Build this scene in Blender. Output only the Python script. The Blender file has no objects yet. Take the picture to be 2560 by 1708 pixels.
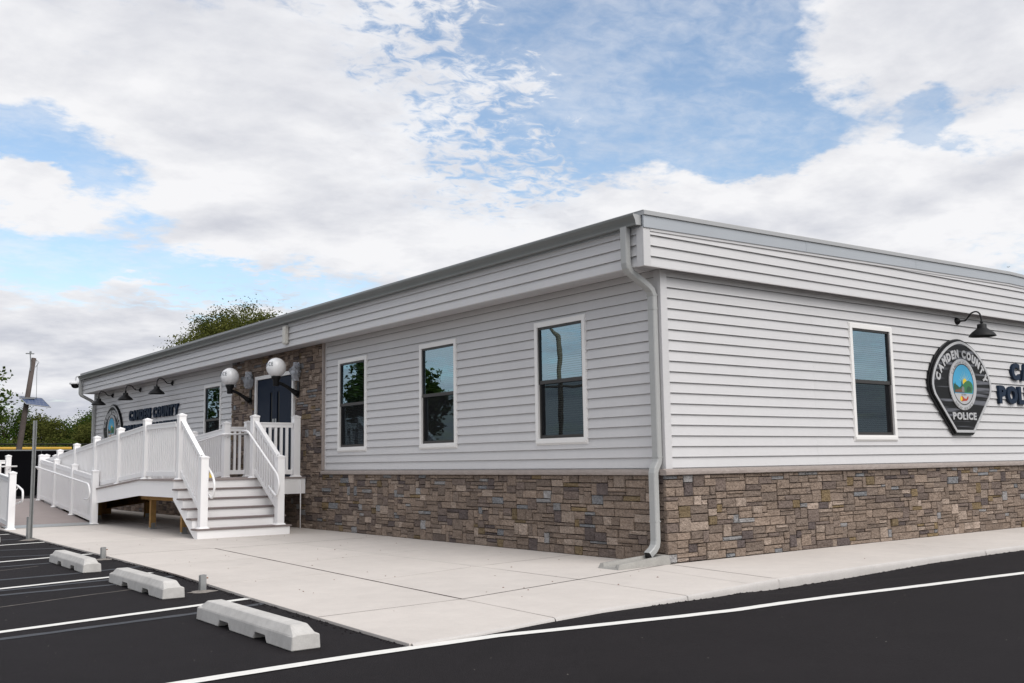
import bpy, bmesh, math, random
from mathutils import Vector, Matrix
R = math.radians
random.seed(7)
scene = bpy.context.scene
COL = scene.collection

# ------------------------------------------------------------------ camera
cam_d = bpy.data.cameras.new('camera')
cam = bpy.data.objects.new('camera', cam_d); COL.objects.link(cam)
CAMP = Vector((-8.6449, -8.3897, 1.1988))
yaw, pitch, roll = 0.651448, 0.118845, -0.014544
fw = Vector((math.sin(yaw)*math.cos(pitch), math.cos(yaw)*math.cos(pitch), math.sin(pitch)))
rt = Vector((math.cos(yaw), -math.sin(yaw), 0)); up = rt.cross(fw)
r2 = rt*math.cos(roll)+up*math.sin(roll); u2 = -rt*math.sin(roll)+up*math.cos(roll)
cam.matrix_world = Matrix(((r2.x, u2.x, -fw.x, CAMP.x), (r2.y, u2.y, -fw.y, CAMP.y), (r2.z, u2.z, -fw.z, CAMP.z), (0, 0, 0, 1)))
cam_d.sensor_width = 36; cam_d.lens = 36*2515.75/2560; cam_d.clip_end = 3000; cam_d.clip_start = .05
scene.camera = cam

# ------------------------------------------------------------------ world: blue sky with broken cloud
SUN_EL, SUN_AZ = 46.0, 174.0           # azimuth clockwise from +Y
world = bpy.data.worlds.new('World'); scene.world = world; world.use_nodes = True
wt = world.node_tree; wt.nodes.clear()
def wn(t, **k):
    n = wt.nodes.new(t)
    for a, b in k.items(): setattr(n, a, b)
    return n
def wl(a, b): wt.links.new(a, b)
def wmath(op, a, b=None, c=None, clamp=False):
    n = wn('ShaderNodeMath', operation=op, use_clamp=clamp)
    for i, v in enumerate((a, b, c)):
        if v is None: continue
        if isinstance(v, (int, float)): n.inputs[i].default_value = v
        else: wl(v, n.inputs[i])
    return n.outputs[0]
def wsmooth(v, lo, hi):
    n = wn('ShaderNodeMapRange', interpolation_type='SMOOTHSTEP')
    wl(v, n.inputs[0]); n.inputs[1].default_value = lo; n.inputs[2].default_value = hi
    return n.outputs[0]
tc = wn('ShaderNodeTexCoord')
nrm = wn('ShaderNodeVectorMath', operation='NORMALIZE'); wl(tc.outputs['Generated'], nrm.inputs[0])
D = nrm.outputs[0]
sep = wn('ShaderNodeSeparateXYZ'); wl(D, sep.inputs[0])
zc = wmath('ADD', wmath('MAXIMUM', sep.outputs[2], 0.0), 0.16)
ux = wmath('DIVIDE', sep.outputs[0], zc); uy = wmath('DIVIDE', sep.outputs[1], zc)
uv = wn('ShaderNodeCombineXYZ'); wl(ux, uv.inputs[0]); wl(uy, uv.inputs[1])
def wnoise(vec, scale, detail, rough, off=(0, 0, 0), dist=0.0):
    m = wn('ShaderNodeVectorMath', operation='ADD'); wl(vec, m.inputs[0]); m.inputs[1].default_value = off
    n = wn('ShaderNodeTexNoise'); wl(m.outputs[0], n.inputs['Vector'])
    n.inputs['Scale'].default_value = scale; n.inputs['Detail'].default_value = detail
    n.inputs['Roughness'].default_value = rough; n.inputs['Distortion'].default_value = dist
    return n.outputs['Fac']
wv = wn('ShaderNodeTexNoise'); wl(uv.outputs[0], wv.inputs['Vector']); wv.inputs['Scale'].default_value = 3.4; wv.inputs['Detail'].default_value = 6; wv.inputs['Roughness'].default_value = .6
w1 = wn('ShaderNodeVectorMath', operation='SUBTRACT'); wl(wv.outputs['Color'], w1.inputs[0]); w1.inputs[1].default_value = (.5, .5, .5)
w2 = wn('ShaderNodeVectorMath', operation='MULTIPLY_ADD'); wl(w1.outputs[0], w2.inputs[0]); w2.inputs[1].default_value = (.17, .17, .10); wl(D, w2.inputs[2])
DW = w2.outputs[0]
def blob(az, el, rx, ry, tilt=0.0):
    """soft elliptical patch of sky round a direction (degrees)"""
    a, e = R(az), R(el)
    c = Vector((math.sin(a)*math.cos(e), math.cos(a)*math.cos(e), math.sin(e)))
    tx = Vector((math.cos(a), -math.sin(a), 0)); ty = tx.cross(c)
    t = R(tilt); tx, ty = tx*math.cos(t)+ty*math.sin(t), -tx*math.sin(t)+ty*math.cos(t)
    def dotn(v):
        n = wn('ShaderNodeVectorMath', operation='DOT_PRODUCT'); wl(DW, n.inputs[0]); n.inputs[1].default_value = v
        return n.outputs['Value']
    fx = wmath('MULTIPLY', dotn(tx), 1/R(rx)); fy = wmath('MULTIPLY', dotn(ty), 1/R(ry))
    q = wmath('ADD', wmath('MULTIPLY', fx, fx), wmath('MULTIPLY', fy, fy))
    front = wmath('GREATER_THAN', dotn(c), 0.0)
    g = wmath('EXPONENT', wmath('MULTIPLY', q, -1.0))
    return wmath('MULTIPLY', g, front)
def wsum(items):
    s = None
    for v, k in items:
        t = wmath('MULTIPLY', v, k); s = t if s is None else wmath('ADD', s, t)
    return s
big = wnoise(uv.outputs[0], 0.95, 9, 0.56, (3.1, 7.7, 0), 0.25)
mid = wnoise(uv.outputs[0], 3.2, 8, 0.6, (1.3, 2.2, 4), 0.2)
uvs = wn('ShaderNodeMapping'); wl(uv.outputs[0], uvs.inputs[0]); uvs.inputs['Rotation'].default_value = (0, 0, R(38)); uvs.inputs['Scale'].default_value = (1.0, 1.25, 1)
fine = wnoise(uvs.outputs[0], 21.0, 7, 0.6, (5.0, 1.0, 2), 0.6)
def billow(sc, off):
    n = wnoise(uv.outputs[0], sc, 5, .5, off, .1); return wmath('ABSOLUTE', wmath('MULTIPLY_ADD', n, 2.0, -1.0))
puff = wmath('ADD', billow(3.0, (2, 9, 1)), wmath('MULTIPLY', billow(7.5, (4, 4, 7)), .5))
holes = wsum([(blob(47.2, 20.6, 6.3, 4.4), .78), (blob(52.0, 17.6, 4.2, 2.6, -8), .55), (blob(11.6, 16.2, 5.0, 1.5, -22), .55),
              (blob(15.5, 11.0, 7.0, 1.3), .42), (blob(25.0, 9.4, 6.5, 1.0), .30), (blob(60.8, 17.4, 2.1, 1.6), .48),
              (blob(41.0, 25.0, 5.0, 3.0), .42), (blob(55, 27, 5, 2.2), .30)])
mott = wsum([(blob(35.5, 20.5, 5.6, 4.4), 1.0), (blob(38.5, 16.5, 3.2, 3.2), .7), (blob(21, 9.6, 4, 1.2), .8), (blob(31, 26, 5, 3), .6)])
solid = wsum([(blob(22, 19, 8.5, 5.5), .30), (blob(60, 22.5, 5.5, 3.6, 28), .50), (blob(57, 14.0, 9, 2.0, 4), .42), (blob(46, 13.2, 7.5, 2.0), .46),
              (blob(24, 13.2, 7, 1.8), .22), (blob(10, 14.2, 3, 1.3, -25), .35), (blob(12, 5.0, 10, 3.0), .30), (blob(35, 6, 12, 4), .2)])
cov = wmath('ADD', wmath('MULTIPLY', big, 1.25), wmath('MULTIPLY', mid, .42))
cov = wmath('SUBTRACT', cov, holes); cov = wmath('ADD', cov, solid)
cov = wmath('ADD', cov, wmath('MULTIPLY', mott, wmath('MULTIPLY', wmath('SUBTRACT', fine, .50), 2.3)))
cov = wmath('SUBTRACT', cov, wmath('MULTIPLY', mott, .10))
cov = wmath('ADD', cov, wmath('MULTIPLY', wmath('SUBTRACT', fine, .5), .30))
cov = wmath('ADD', cov, wmath('MULTIPLY_ADD', puff, .55, -.17))
soft = wmath('MULTIPLY', wsmooth(cov, .22, 1.02), .92)
mc = wmath('MINIMUM', mott, 1.0)
cloud = wmath('ADD', wmath('MULTIPLY', wsmooth(cov, .48, .80), wmath('SUBTRACT', 1.0, mc)), wmath('MULTIPLY', soft, mc))
veil = wmath('MULTIPLY', wsmooth(wmath('ADD', mid, wmath('MULTIPLY', fine, .35)), .52, .86), .42)
cloud = wmath('MAXIMUM', cloud, veil)
# grey bases and bright tops: the same field sampled a little higher up
uv2 = wn('ShaderNodeVectorMath', operation='SCALE'); wl(uv.outputs[0], uv2.inputs[0]); uv2.inputs['Scale'].default_value = 1.07
big2 = wnoise(uv2.outputs[0], 0.95, 6, 0.5, (3.1, 7.7, 0), 0.25)
mid2 = wnoise(uv2.outputs[0], 3.2, 6, 0.55, (1.3, 2.2, 4), 0.2)
sh = wmath('ADD', wmath('MULTIPLY', wmath('SUBTRACT', big, big2), 1.6), wmath('MULTIPLY', wmath('SUBTRACT', mid, mid2), .9))
thick = wsmooth(cov, .75, 1.35)
tone = wmath('ADD', wmath('MULTIPLY', sh, 1.4), wmath('MULTIPLY', thick, -.22))
tone = wmath('ADD', tone, wmath('MULTIPLY', wmath('SUBTRACT', wnoise(uv.outputs[0], 1.7, 4, .5, (8, 3, 1)), .5), 1.0))
tone = wmath('SUBTRACT', tone, wmath('MULTIPLY', blob(10, 3.5, 13, 4.2), .42))
tone = wmath('ADD', tone, .73, clamp=True)
ramp = wn('ShaderNodeValToRGB'); wl(tone, ramp.inputs[0])
ramp.color_ramp.elements[0].color = (5.9, 6.1, 6.8, 1); ramp.color_ramp.elements[0].position = .10
ramp.color_ramp.elements[1].color = (9.3, 9.3, 9.5, 1); ramp.color_ramp.elements[1].position = .86
sky = wn('ShaderNodeTexSky', sky_type='NISHITA', sun_disc=False)
sky.sun_elevation = R(SUN_EL); sky.sun_rotation = R(SUN_AZ); sky.air_density = 1.0; sky.dust_density = 1.2; sky.ozone_density = 1.2
skm = wn('ShaderNodeMixRGB', blend_type='MULTIPLY'); skm.inputs[0].default_value = 1; wl(sky.outputs[0], skm.inputs[1]); skm.inputs[2].default_value = (2.0, 1.95, 1.85, 1)
mix = wn('ShaderNodeMixRGB'); wl(cloud, mix.inputs[0]); wl(skm.outputs[0], mix.inputs[1]); wl(ramp.outputs[0], mix.inputs[2])
bg = wn('ShaderNodeBackground'); wl(mix.outputs[0], bg.inputs[0]); bg.inputs[1].default_value = 0.1
wo = wn('ShaderNodeOutputWorld'); wl(bg.outputs[0], wo.inputs[0])

# ------------------------------------------------------------------ sun behind thin cloud
sd = bpy.data.lights.new('sun', 'SUN'); sd.energy = 2.4; sd.angle = R(50); sd.color = (1.0, .965, .92)
sun = bpy.data.objects.new('sun', sd); COL.objects.link(sun)
sv = Vector((math.sin(R(SUN_AZ))*math.cos(R(SUN_EL)), math.cos(R(SUN_AZ))*math.cos(R(SUN_EL)), math.sin(R(SUN_EL))))
sun.rotation_euler = sv.to_track_quat('Z', 'Y').to_euler(); sun.location = (4, -10, 30)
vs = scene.view_settings
vs.view_transform = 'Standard'; vs.look = 'None'; vs.exposure = 0.0; vs.gamma = 1.0; vs.use_curve_mapping = False

# ------------------------------------------------------------------ helpers: mesh
class MB:
    def __init__(s): s.v = []; s.f = []; s.c = None
    def add(s, vs_, fs):
        o = len(s.v); s.v += [tuple(v) for v in vs_]; s.f += [tuple(i+o for i in f) for f in fs]; return s
    def box(s, x0, x1, y0, y1, z0, z1):
        if x0 > x1: x0, x1 = x1, x0
        if y0 > y1: y0, y1 = y1, y0
        if z0 > z1: z0, z1 = z1, z0
        return s.add([(x0,y0,z0),(x1,y0,z0),(x1,y1,z0),(x0,y1,z0),(x0,y0,z1),(x1,y0,z1),(x1,y1,z1),(x0,y1,z1)],
                     [(0,3,2,1),(4,5,6,7),(0,1,5,4),(1,2,6,5),(2,3,7,6),(3,0,4,7)])
    def prism(s, poly, a, b, fn):
        """poly: list of 2-D points; fn(p, q, t) -> xyz; extruded from t=a to t=b"""
        n = len(poly)
        vs_ = [fn(p, q, a) for p, q in poly]+[fn(p, q, b) for p, q in poly]
        fs = [tuple(range(n))[::-1], tuple(range(n, 2*n))]+[(i, (i+1) % n, n+(i+1) % n, n+i) for i in range(n)]
        return s.add(vs_, fs)
    def tube(s, pts, rad, n=10, cap=True):
        pts = [Vector(p) for p in pts]; m = len(pts)
        rads = rad if isinstance(rad, (list, tuple)) else [rad]*m
        ref = None; vs_ = []; fs = []
        for i, p in enumerate(pts):
            t = (pts[min(i+1, m-1)]-pts[max(i-1, 0)]).normalized()
            if ref is None:
                ref = Vector((0, 0, 1)) if abs(t.z) < .9 else Vector((1, 0, 0))
            x = (ref-t*ref.dot(t))
            if x.length < 1e-4: x = Vector((1, 0, 0))-t*t.x
            x.normalize(); y = t.cross(x); ref = x
            for k in range(n):
                a = 2*math.pi*k/n; vs_.append(p+(x*math.cos(a)+y*math.sin(a))*rads[i])
        for i in range(m-1):
            for k in range(n): fs.append((i*n+k, i*n+(k+1) % n, (i+1)*n+(k+1) % n, (i+1)*n+k))
        if cap: fs += [tuple(range(n))[::-1], tuple((m-1)*n+k for k in range(n))]
        return s.add(vs_, fs)
    def lathe(s, prof, c=(0, 0, 0), n=24, axis='Z', cap=True):
        """prof: (radius, height) list"""
        vs_ = []; fs = []; m = len(prof)
        for r_, h in prof:
            for k in range(n):
                a = 2*math.pi*k/n; p, q = r_*math.cos(a), r_*math.sin(a)
                v = {'Z': (p, q, h), 'Y': (p, h, -q), 'X': (h, p, q)}[axis]
                vs_.append((v[0]+c[0], v[1]+c[1], v[2]+c[2]))
        for i in range(m-1):
            for k in range(n): fs.append((i*n+k, i*n+(k+1) % n, (i+1)*n+(k+1) % n, (i+1)*n+k))
        if cap: fs += [tuple(range(n))[::-1], tuple((m-1)*n+k for k in range(n))]
        return s.add(vs_, fs)
    def obar(s, p, q, w, h, upv=(0, 0, 1)):
        """rectangular bar from p to q, w sideways, h along up (cut plumb)"""
        p, q = Vector(p), Vector(q); t = (q-p).normalized(); u_ = Vector(upv); sd_ = t.cross(u_).normalized()
        vs_ = [c+sd_*a*w/2+u_*b*h/2 for c in (p, q) for a, b in ((-1,-1),(1,-1),(1,1),(-1,1))]
        return s.add(vs_, [(0,1,2,3),(7,6,5,4),(0,4,5,1),(1,5,6,2),(2,6,7,3),(3,7,4,0)])
    def mesh(s, name, mat, smooth=False):
        me = bpy.data.meshes.new(name); me.from_pydata(s.v, [], s.f)
        bm = bmesh.new(); bm.from_mesh(me); bmesh.ops.recalc_face_normals(bm, faces=bm.faces); bm.to_mesh(me); bm.free()
        me.materials.append(mat)
        if smooth:
            for p in me.polygons: p.use_smooth = True
        if s.c is not None: setcol(me, s.c)
        return me
def setcol(me, cols):
    at = me.color_attributes.new('Col', 'FLOAT_COLOR', 'POINT')
    if isinstance(cols[0], (int, float)): cols = [cols]*len(me.vertices)
    at.data.foreach_set('color', [x for c in cols for x in (c[0], c[1], c[2], 1.0)])
def bevel(me, w, seg=1):
    bm = bmesh.new(); bm.from_mesh(me)
    bmesh.ops.bevel(bm, geom=list(bm.edges), offset=w, segments=seg, affect='EDGES', clamp_overlap=True)
    bm.to_mesh(me); bm.free(); return me
def obj(name, me, parent=None, loc=(0, 0, 0), rot=(0, 0, 0), scale=None):
    o = bpy.data.objects.new(name, me); COL.objects.link(o)
    o.location = loc; o.rotation_euler = rot
    if scale: o.scale = scale
    if parent is not None: o.parent = parent
    return o
def tag(o, label=None, cat=None, group=None, kind=None):
    if label: o['label'] = label
    if cat: o['category'] = cat
    if group: o['group'] = group
    if kind: o['kind'] = kind
    return o
def thing(name, label, cat, loc=(0, 0, 0), rot=(0, 0, 0), group=None):
    o = bpy.data.objects.new(name, None); COL.objects.link(o); o.location = loc; o.rotation_euler = rot
    o.empty_display_size = .2
    return tag(o, label, cat, group)
def dup(o, parent=None, loc=None, rot=None, label=None):
    c = o.copy(); COL.objects.link(c)
    if parent is not None: c.parent = parent
    if loc is not None: c.location = loc
    if rot is not None: c.rotation_euler = rot
    if label: c['label'] = label
    for ch in list(o.children): dup(ch, c)
    return c
ROT_A = (R(90), 0, R(-90))     # wall-mounted frame: x right, y up, z out of the long front wall
ROT_B = (R(90), 0, 0)          # the same on the gable wall

# ------------------------------------------------------------------ helpers: material
def mat(name, col, rough=.6, spec=.5, metal=0.0, noise=None, bump=None, attr=None, coat=0.0, vary=None):
    """noise=(scale, amount) brightness mottling; bump=(scale, strength, distance)"""
    m = bpy.data.materials.new(name); m.use_nodes = True; nt = m.node_tree; b = nt.nodes['Principled BSDF']
    b.inputs['Roughness'].default_value = rough; b.inputs['Specular IOR Level'].default_value = spec; b.inputs['Metallic'].default_value = metal
    b.inputs['Coat Weight'].default_value = coat
    c4 = (*col, 1); b.inputs['Base Color'].default_value = c4
    L = nt.links.new; N = nt.nodes.new
    geo = N('ShaderNodeNewGeometry'); src = None
    if attr:
        a = N('ShaderNodeAttribute'); a.attribute_name = attr; src = a.outputs['Color']
    def out():
        nonlocal src
        if src is None:
            rgb = N('ShaderNodeRGB'); rgb.outputs[0].default_value = c4; src = rgb.outputs[0]
        return src
    def mul(fac, lo, hi):
        nonlocal src
        mr = N('ShaderNodeMapRange'); L(fac, mr.inputs[0]); mr.inputs[1].default_value = .25; mr.inputs[2].default_value = .75
        mr.inputs[3].default_value = lo; mr.inputs[4].default_value = hi
        mx = N('ShaderNodeMixRGB'); mx.blend_type = 'MULTIPLY'; mx.inputs[0].default_value = 1; L(out(), mx.inputs[1])
        L(mr.outputs[0], mx.inputs[2]); src = mx.outputs[0]
    for sc, am in (noise or []):
        t = N('ShaderNodeTexNoise'); t.inputs['Scale'].default_value = sc; t.inputs['Detail'].default_value = 6; t.inputs['Roughness'].default_value = .6
        L(geo.outputs['Position'], t.inputs['Vector']); mul(t.outputs['Fac'], 1-am, 1+am)
    if vary:
        oi = N('ShaderNodeObjectInfo'); mr = N('ShaderNodeMapRange'); L(oi.outputs['Random'], mr.inputs[0]); mr.inputs[3].default_value = 1-vary; mr.inputs[4].default_value = 1+vary
        mx = N('ShaderNodeMixRGB'); mx.blend_type = 'MULTIPLY'; mx.inputs[0].default_value = 1; L(out(), mx.inputs[1]); L(mr.outputs[0], mx.inputs[2]); src = mx.outputs[0]
    if src is not None: L(src, b.inputs['Base Color'])
    if bump:
        prev = None
        for sc, st, di in bump:
            t = N('ShaderNodeTexNoise'); t.inputs['Scale'].default_value = sc; t.inputs['Detail'].default_value = 5
            L(geo.outputs['Position'], t.inputs['Vector'])
            bp = N('ShaderNodeBump'); bp.inputs['Strength'].default_value = st; bp.inputs['Distance'].default_value = di; L(t.outputs['Fac'], bp.inputs['Height'])
            if prev: L(prev, bp.inputs['Normal'])
            prev = bp.outputs[0]
        L(prev, b.inputs['Normal'])
    return m
M = {}
M['siding'] = mat('grey_vinyl_siding', (.588, .580, .584), .5, .35, noise=[(1.3, .03), (14, .018)], bump=[(9, .06, .01), (60, .03, .004)], vary=.012)
M['trim'] = mat('light_grey_trim', (.59, .582, .586), .45, .35, noise=[(3, .03)])
M['soffit'] = mat('soffit_vinyl', (.52, .51, .52), .5, .4)
M['spout'] = mat('grey_downspout', (.38, .385, .38), .38, .5, noise=[(2.2, .05), (30, .03)])
M['gutter'] = mat('grey_aluminium_gutter', (.165, .172, .168), .38, .5, noise=[(2.2, .05), (30, .03)])
M['fascia'] = mat('blue_grey_metal_fascia', (.40, .425, .455), .36, .5, noise=[(1.2, .04)])
M['edge'] = mat('light_metal_drip_edge', (.40, .405, .41), .4, .5)
M['roof'] = mat('roof_membrane', (.5, .5, .5), .8)
M['white'] = mat('white_vinyl', (.88, .872, .875), .38, .5, noise=[(5, .015)])
M['wframe'] = mat('white_window_trim', (.80, .785, .77), .4, .5, noise=[(8, .02)])
M['bronze'] = mat('dark_bronze_sash', (.028, .025, .024), .4, .5)
M['blind'] = mat('white_blind', (.80, .82, .82), .6)
M['interior'] = mat('dim_interior', (.16, .16, .155), .9)
M['stone'] = mat('cut_stone', (.3, .25, .22), .9, .15, attr='Col', noise=[(9, .10), (26, .24), (80, .18)], bump=[(34, 1.0, .045), (110, .7, .010)])
M['joint'] = mat('dark_joint', (.030, .026, .024), .95, .1)
M['cap'] = mat('tan_stone_cap', (.33, .285, .262), .85, .25, noise=[(12, .10), (60, .12)], bump=[(30, .5, .012)], vary=.03)
M['concrete'] = mat('pale_new_concrete', (.560, .518, .482), .85, .25, noise=[(.5, .07), (3.5, .05), (18, .03), (90, .06)], bump=[(140, .12, .002)], vary=.035)
def stain(m, col, scale, lo, hi, amt):
    nt = m.node_tree; N = nt.nodes.new; L = nt.links.new; b = nt.nodes['Principled BSDF']; src = b.inputs['Base Color'].links[0].from_socket
    g = N('ShaderNodeNewGeometry'); mp = N('ShaderNodeMapping'); mp.inputs['Scale'].default_value = scale; L(g.outputs['Position'], mp.inputs[0])
    n = N('ShaderNodeTexNoise'); n.inputs['Scale'].default_value = 1.0; n.inputs['Detail'].default_value = 6; n.inputs['Roughness'].default_value = .65; L(mp.outputs[0], n.inputs[0])
    r = N('ShaderNodeMapRange'); L(n.outputs['Fac'], r.inputs[0]); r.inputs[1].default_value = lo; r.inputs[2].default_value = hi; r.inputs[3].default_value = 0; r.inputs[4].default_value = amt
    mx = N('ShaderNodeMixRGB'); L(r.outputs[0], mx.inputs[0]); L(src, mx.inputs[1]); mx.inputs[2].default_value = (*col, 1); L(mx.outputs[0], b.inputs['Base Color'])
stain(M['concrete'], (.40, .30, .19), (1.1, 2.6, 1), .66, .80, .38); stain(M['concrete'], (.30, .28, .27), (2.3, 1.2, 1), .62, .85, .30)
M['kerb'] = mat('kerb_concrete', (.50, .475, .455), .85, .25, noise=[(4, .07), (70, .08)], bump=[(60, .35, .004)])
M['dark_gap'] = mat('joint_sealant', (.07, .055, .05), .9, .2)
M['splash'] = mat('splash_concrete', (.33, .32, .30), .85, .3, noise=[(6, .14), (40, .10)], bump=[(45, .3, .003)])
M['saw_cut'] = mat('saw_cut', (.33, .30, .28), .95, .1)
M['stop'] = mat('cast_concrete', (.50, .485, .465), .8, .3, noise=[(2.5, .13), (14, .10), (110, .08)], bump=[(45, .25, .003)])
M['asphalt'] = mat('new_asphalt', (.0115, .0094, .0108), .85, .16, noise=[(.35, .18), (2.5, .14), (22, .16), (180, .6)], bump=[(210, .8, .006), (60, .3, .004)])
M['paint'] = mat('white_road_paint', (.72, .71, .68), .7, .3, noise=[(25, .07), (220, .08)], bump=[(210, .4, .003)])
M['ghost'] = mat('covered_old_line', (.034, .037, .045), .62, .4, noise=[(6, .25), (160, .35)], bump=[(210, .5, .004)])
M['dirt'] = mat('concrete_crumbs', (.22, .20, .185), .95, .2, noise=[(30, .3)])
M['black'] = mat('black_powder_coat', (.008, .008, .009), .5, .25)
M['gloss_black'] = mat('gloss_black', (.005, .005, .006), .3, .3)
M['navy'] = mat('navy_door_paint', (.0048, .0125, .031), .5, .12)
M['letter'] = mat('navy_letter', (.010, .022, .046), .55, .2)
M['globe'] = mat('white_globe', (.82, .82, .83), .22, .5)
M['galv'] = mat('galvanised_steel', (.40, .41, .41), .42, .5, .75, noise=[(14, .12)])
M['rust'] = mat('rusty_bolt', (.24, .10, .04), .8)
M['deck'] = mat('grey_composite_deck', (.285, .245, .235), .75, .25, noise=[(3, .05), (70, .06)])
M['nosing'] = mat('grey_brown_tread', (.205, .17, .165), .7, .3, noise=[(20, .06)])
M['timber'] = mat('treated_timber', (.34, .20, .075), .8, .2, noise=[(9, .18), (50, .12)])
M['silver'] = mat('silver_sign_face', (.50, .50, .51), .4, .5, .2)
M['seal_blue'] = mat('seal_sky_blue', (.05, .36, .60), .5)
M['seal_green'] = mat('seal_green', (.03, .17, .055), .5)
M['seal_dkgreen'] = mat('seal_dark_green', (.012, .075, .035), .5)
M['seal_brown'] = mat('seal_brown', (.16, .065, .035), .5)
M['seal_grey'] = mat('seal_grey', (.20, .20, .20), .5)
M['seal_yellow'] = mat('seal_yellow', (.80, .56, .02), .5)
M['seal_red'] = mat('seal_red', (.42, .05, .02), .5)
M['seal_ray'] = mat('seal_ray', (.55, .60, .35), .5)
M['yellow'] = mat('yellow_plastic', (.75, .52, .06), .5)
M['yellowcap'] = mat('yellow_fence_cap', (.62, .37, .05), .5, noise=[(.5, .1)])
M['screen_black'] = mat('black_windscreen', (.0035, .0035, .0045), .95, .05, noise=[(.6, .2)])
M['pole'] = mat('weathered_pole_wood', (.10, .082, .075), .9, .1, noise=[(3, .2), (25, .2)])
M['beige'] = mat('beige_plastic', (.60, .58, .53), .5)
M['plastic_white'] = mat('white_plastic', (.75, .75, .76), .35)
M['grass'] = mat('grass_ground', (.05, .08, .025), .95, .1, noise=[(.3, .25), (8, .3)])
M['bark'] = mat('tree_bark', (.085, .065, .05), .95, .1, noise=[(12, .25)])
M['lamp_wood'] = mat('pale_pole_wood', (.20, .155, .10), .8)
M['rail_grey'] = mat('grey_rail', (.20, .21, .22), .5)

def glass_mat(name, tint=(.60, .83, .96), ior=4.2, base=(.82, .90, .90)):
    m = bpy.data.materials.new(name); m.use_nodes = True; nt = m.node_tree; nt.nodes.clear(); N = nt.nodes.new; L = nt.links.new
    o = N('ShaderNodeOutputMaterial'); mx = N('ShaderNodeMixShader'); t = N('ShaderNodeBsdfTransparent'); g = N('ShaderNodeBsdfGlossy'); f = N('ShaderNodeFresnel')
    t.inputs[0].default_value = (*base, 1); g.inputs[0].default_value = (*tint, 1); g.inputs['Roughness'].default_value = .0; f.inputs[0].default_value = ior
    nz = N('ShaderNodeTexNoise'); nz.inputs['Scale'].default_value = 2.2; nz.inputs['Detail'].default_value = 1; bp = N('ShaderNodeBump'); bp.inputs['Strength'].default_value = .012; bp.inputs['Distance'].default_value = .05
    ge = N('ShaderNodeNewGeometry'); L(ge.outputs['Position'], nz.inputs['Vector']); L(nz.outputs['Fac'], bp.inputs['Height']); L(bp.outputs[0], g.inputs['Normal'])
    L(f.outputs[0], mx.inputs[0]); L(t.outputs[0], mx.inputs[1]); L(g.outputs[0], mx.inputs[2]); L(mx.outputs[0], o.inputs[0]); return m
M['glass'] = glass_mat('window_glass')
def net_mat(name, col, opac):
    m = bpy.data.materials.new(name); m.use_nodes = True; nt = m.node_tree; nt.nodes.clear(); N = nt.nodes.new; L = nt.links.new
    o = N('ShaderNodeOutputMaterial'); mx = N('ShaderNodeMixShader'); t = N('ShaderNodeBsdfTransparent'); d = N('ShaderNodeBsdfDiffuse')
    d.inputs[0].default_value = (*col, 1); mx.inputs[0].default_value = opac
    L(t.outputs[0], mx.inputs[1]); L(d.outputs[0], mx.inputs[2]); L(mx.outputs[0], o.inputs[0]); return m
M['netting'] = net_mat('insect_screen', (.02, .02, .022), .58)
def film_mat():
    m = bpy.data.materials.new('clear_plastic_bag'); m.use_nodes = True; nt = m.node_tree; nt.nodes.clear(); N = nt.nodes.new; L = nt.links.new
    o = N('ShaderNodeOutputMaterial'); mx = N('ShaderNodeMixShader'); t = N('ShaderNodeBsdfTransparent'); g = N('ShaderNodeBsdfGlossy'); g.inputs['Roughness'].default_value = .15
    f = N('ShaderNodeFresnel'); f.inputs[0].default_value = 1.6; t.inputs[0].default_value = (.85, .87, .9, 1)
    dd = N('ShaderNodeBsdfDiffuse'); dd.inputs[0].default_value = (.80, .84, .92, 1); m2 = N('ShaderNodeMixShader'); m2.inputs[0].default_value = .34
    L(f.outputs[0], mx.inputs[0]); L(t.outputs[0], mx.inputs[1]); L(g.outputs[0], mx.inputs[2]); L(mx.outputs[0], m2.inputs[1]); L(dd.outputs[0], m2.inputs[2]); L(m2.outputs[0], o.inputs[0]); return m
M['film'] = film_mat()
def leaf_mat(name, c0, c1):
    m = bpy.data.materials.new(name); m.use_nodes = True; nt = m.node_tree; nt.nodes.clear(); N = nt.nodes.new; L = nt.links.new
    o = N('ShaderNodeOutputMaterial'); d = N('ShaderNodeBsdfDiffuse'); t = N('ShaderNodeBsdfTranslucent'); mx = N('ShaderNodeMixShader'); mx.inputs[0].default_value = .25
    g = N('ShaderNodeNewGeometry'); r = N('ShaderNodeValToRGB'); r.color_ramp.elements[0].color = (*c0, 1); r.color_ramp.elements[1].color = (*c1, 1)
    n = N('ShaderNodeTexNoise'); n.inputs['Scale'].default_value = .55; n.inputs['Detail'].default_value = 3; L(g.outputs['Position'], n.inputs['Vector'])
    a = N('ShaderNodeMath'); a.operation = 'MULTIPLY_ADD'; L(g.outputs['Random Per Island'], a.inputs[0]); a.inputs[1].default_value = .5
    b = N('ShaderNodeMath'); b.operation = 'MULTIPLY_ADD'; L(n.outputs['Fac'], b.inputs[0]); b.inputs[1].default_value = 1.6; b.inputs[2].default_value = -.55
    L(b.outputs[0], a.inputs[2]); L(a.outputs[0], r.inputs[0])
    L(r.outputs[0], d.inputs[0]); L(r.outputs[0], t.inputs[0]); L(d.outputs[0], mx.inputs[1]); L(t.outputs[0], mx.inputs[2]); L(mx.outputs[0], o.inputs[0]); return m
M['leaf_dark'] = leaf_mat('dark_leaf', (.024, .050, .011), (.080, .118, .024))
M['leaf_mid'] = leaf_mat('mid_leaf', (.034, .064, .013), (.105, .140, .030))
M['leaf_olive'] = leaf_mat('olive_leaf', (.045, .060, .016), (.135, .138, .038))
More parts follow.
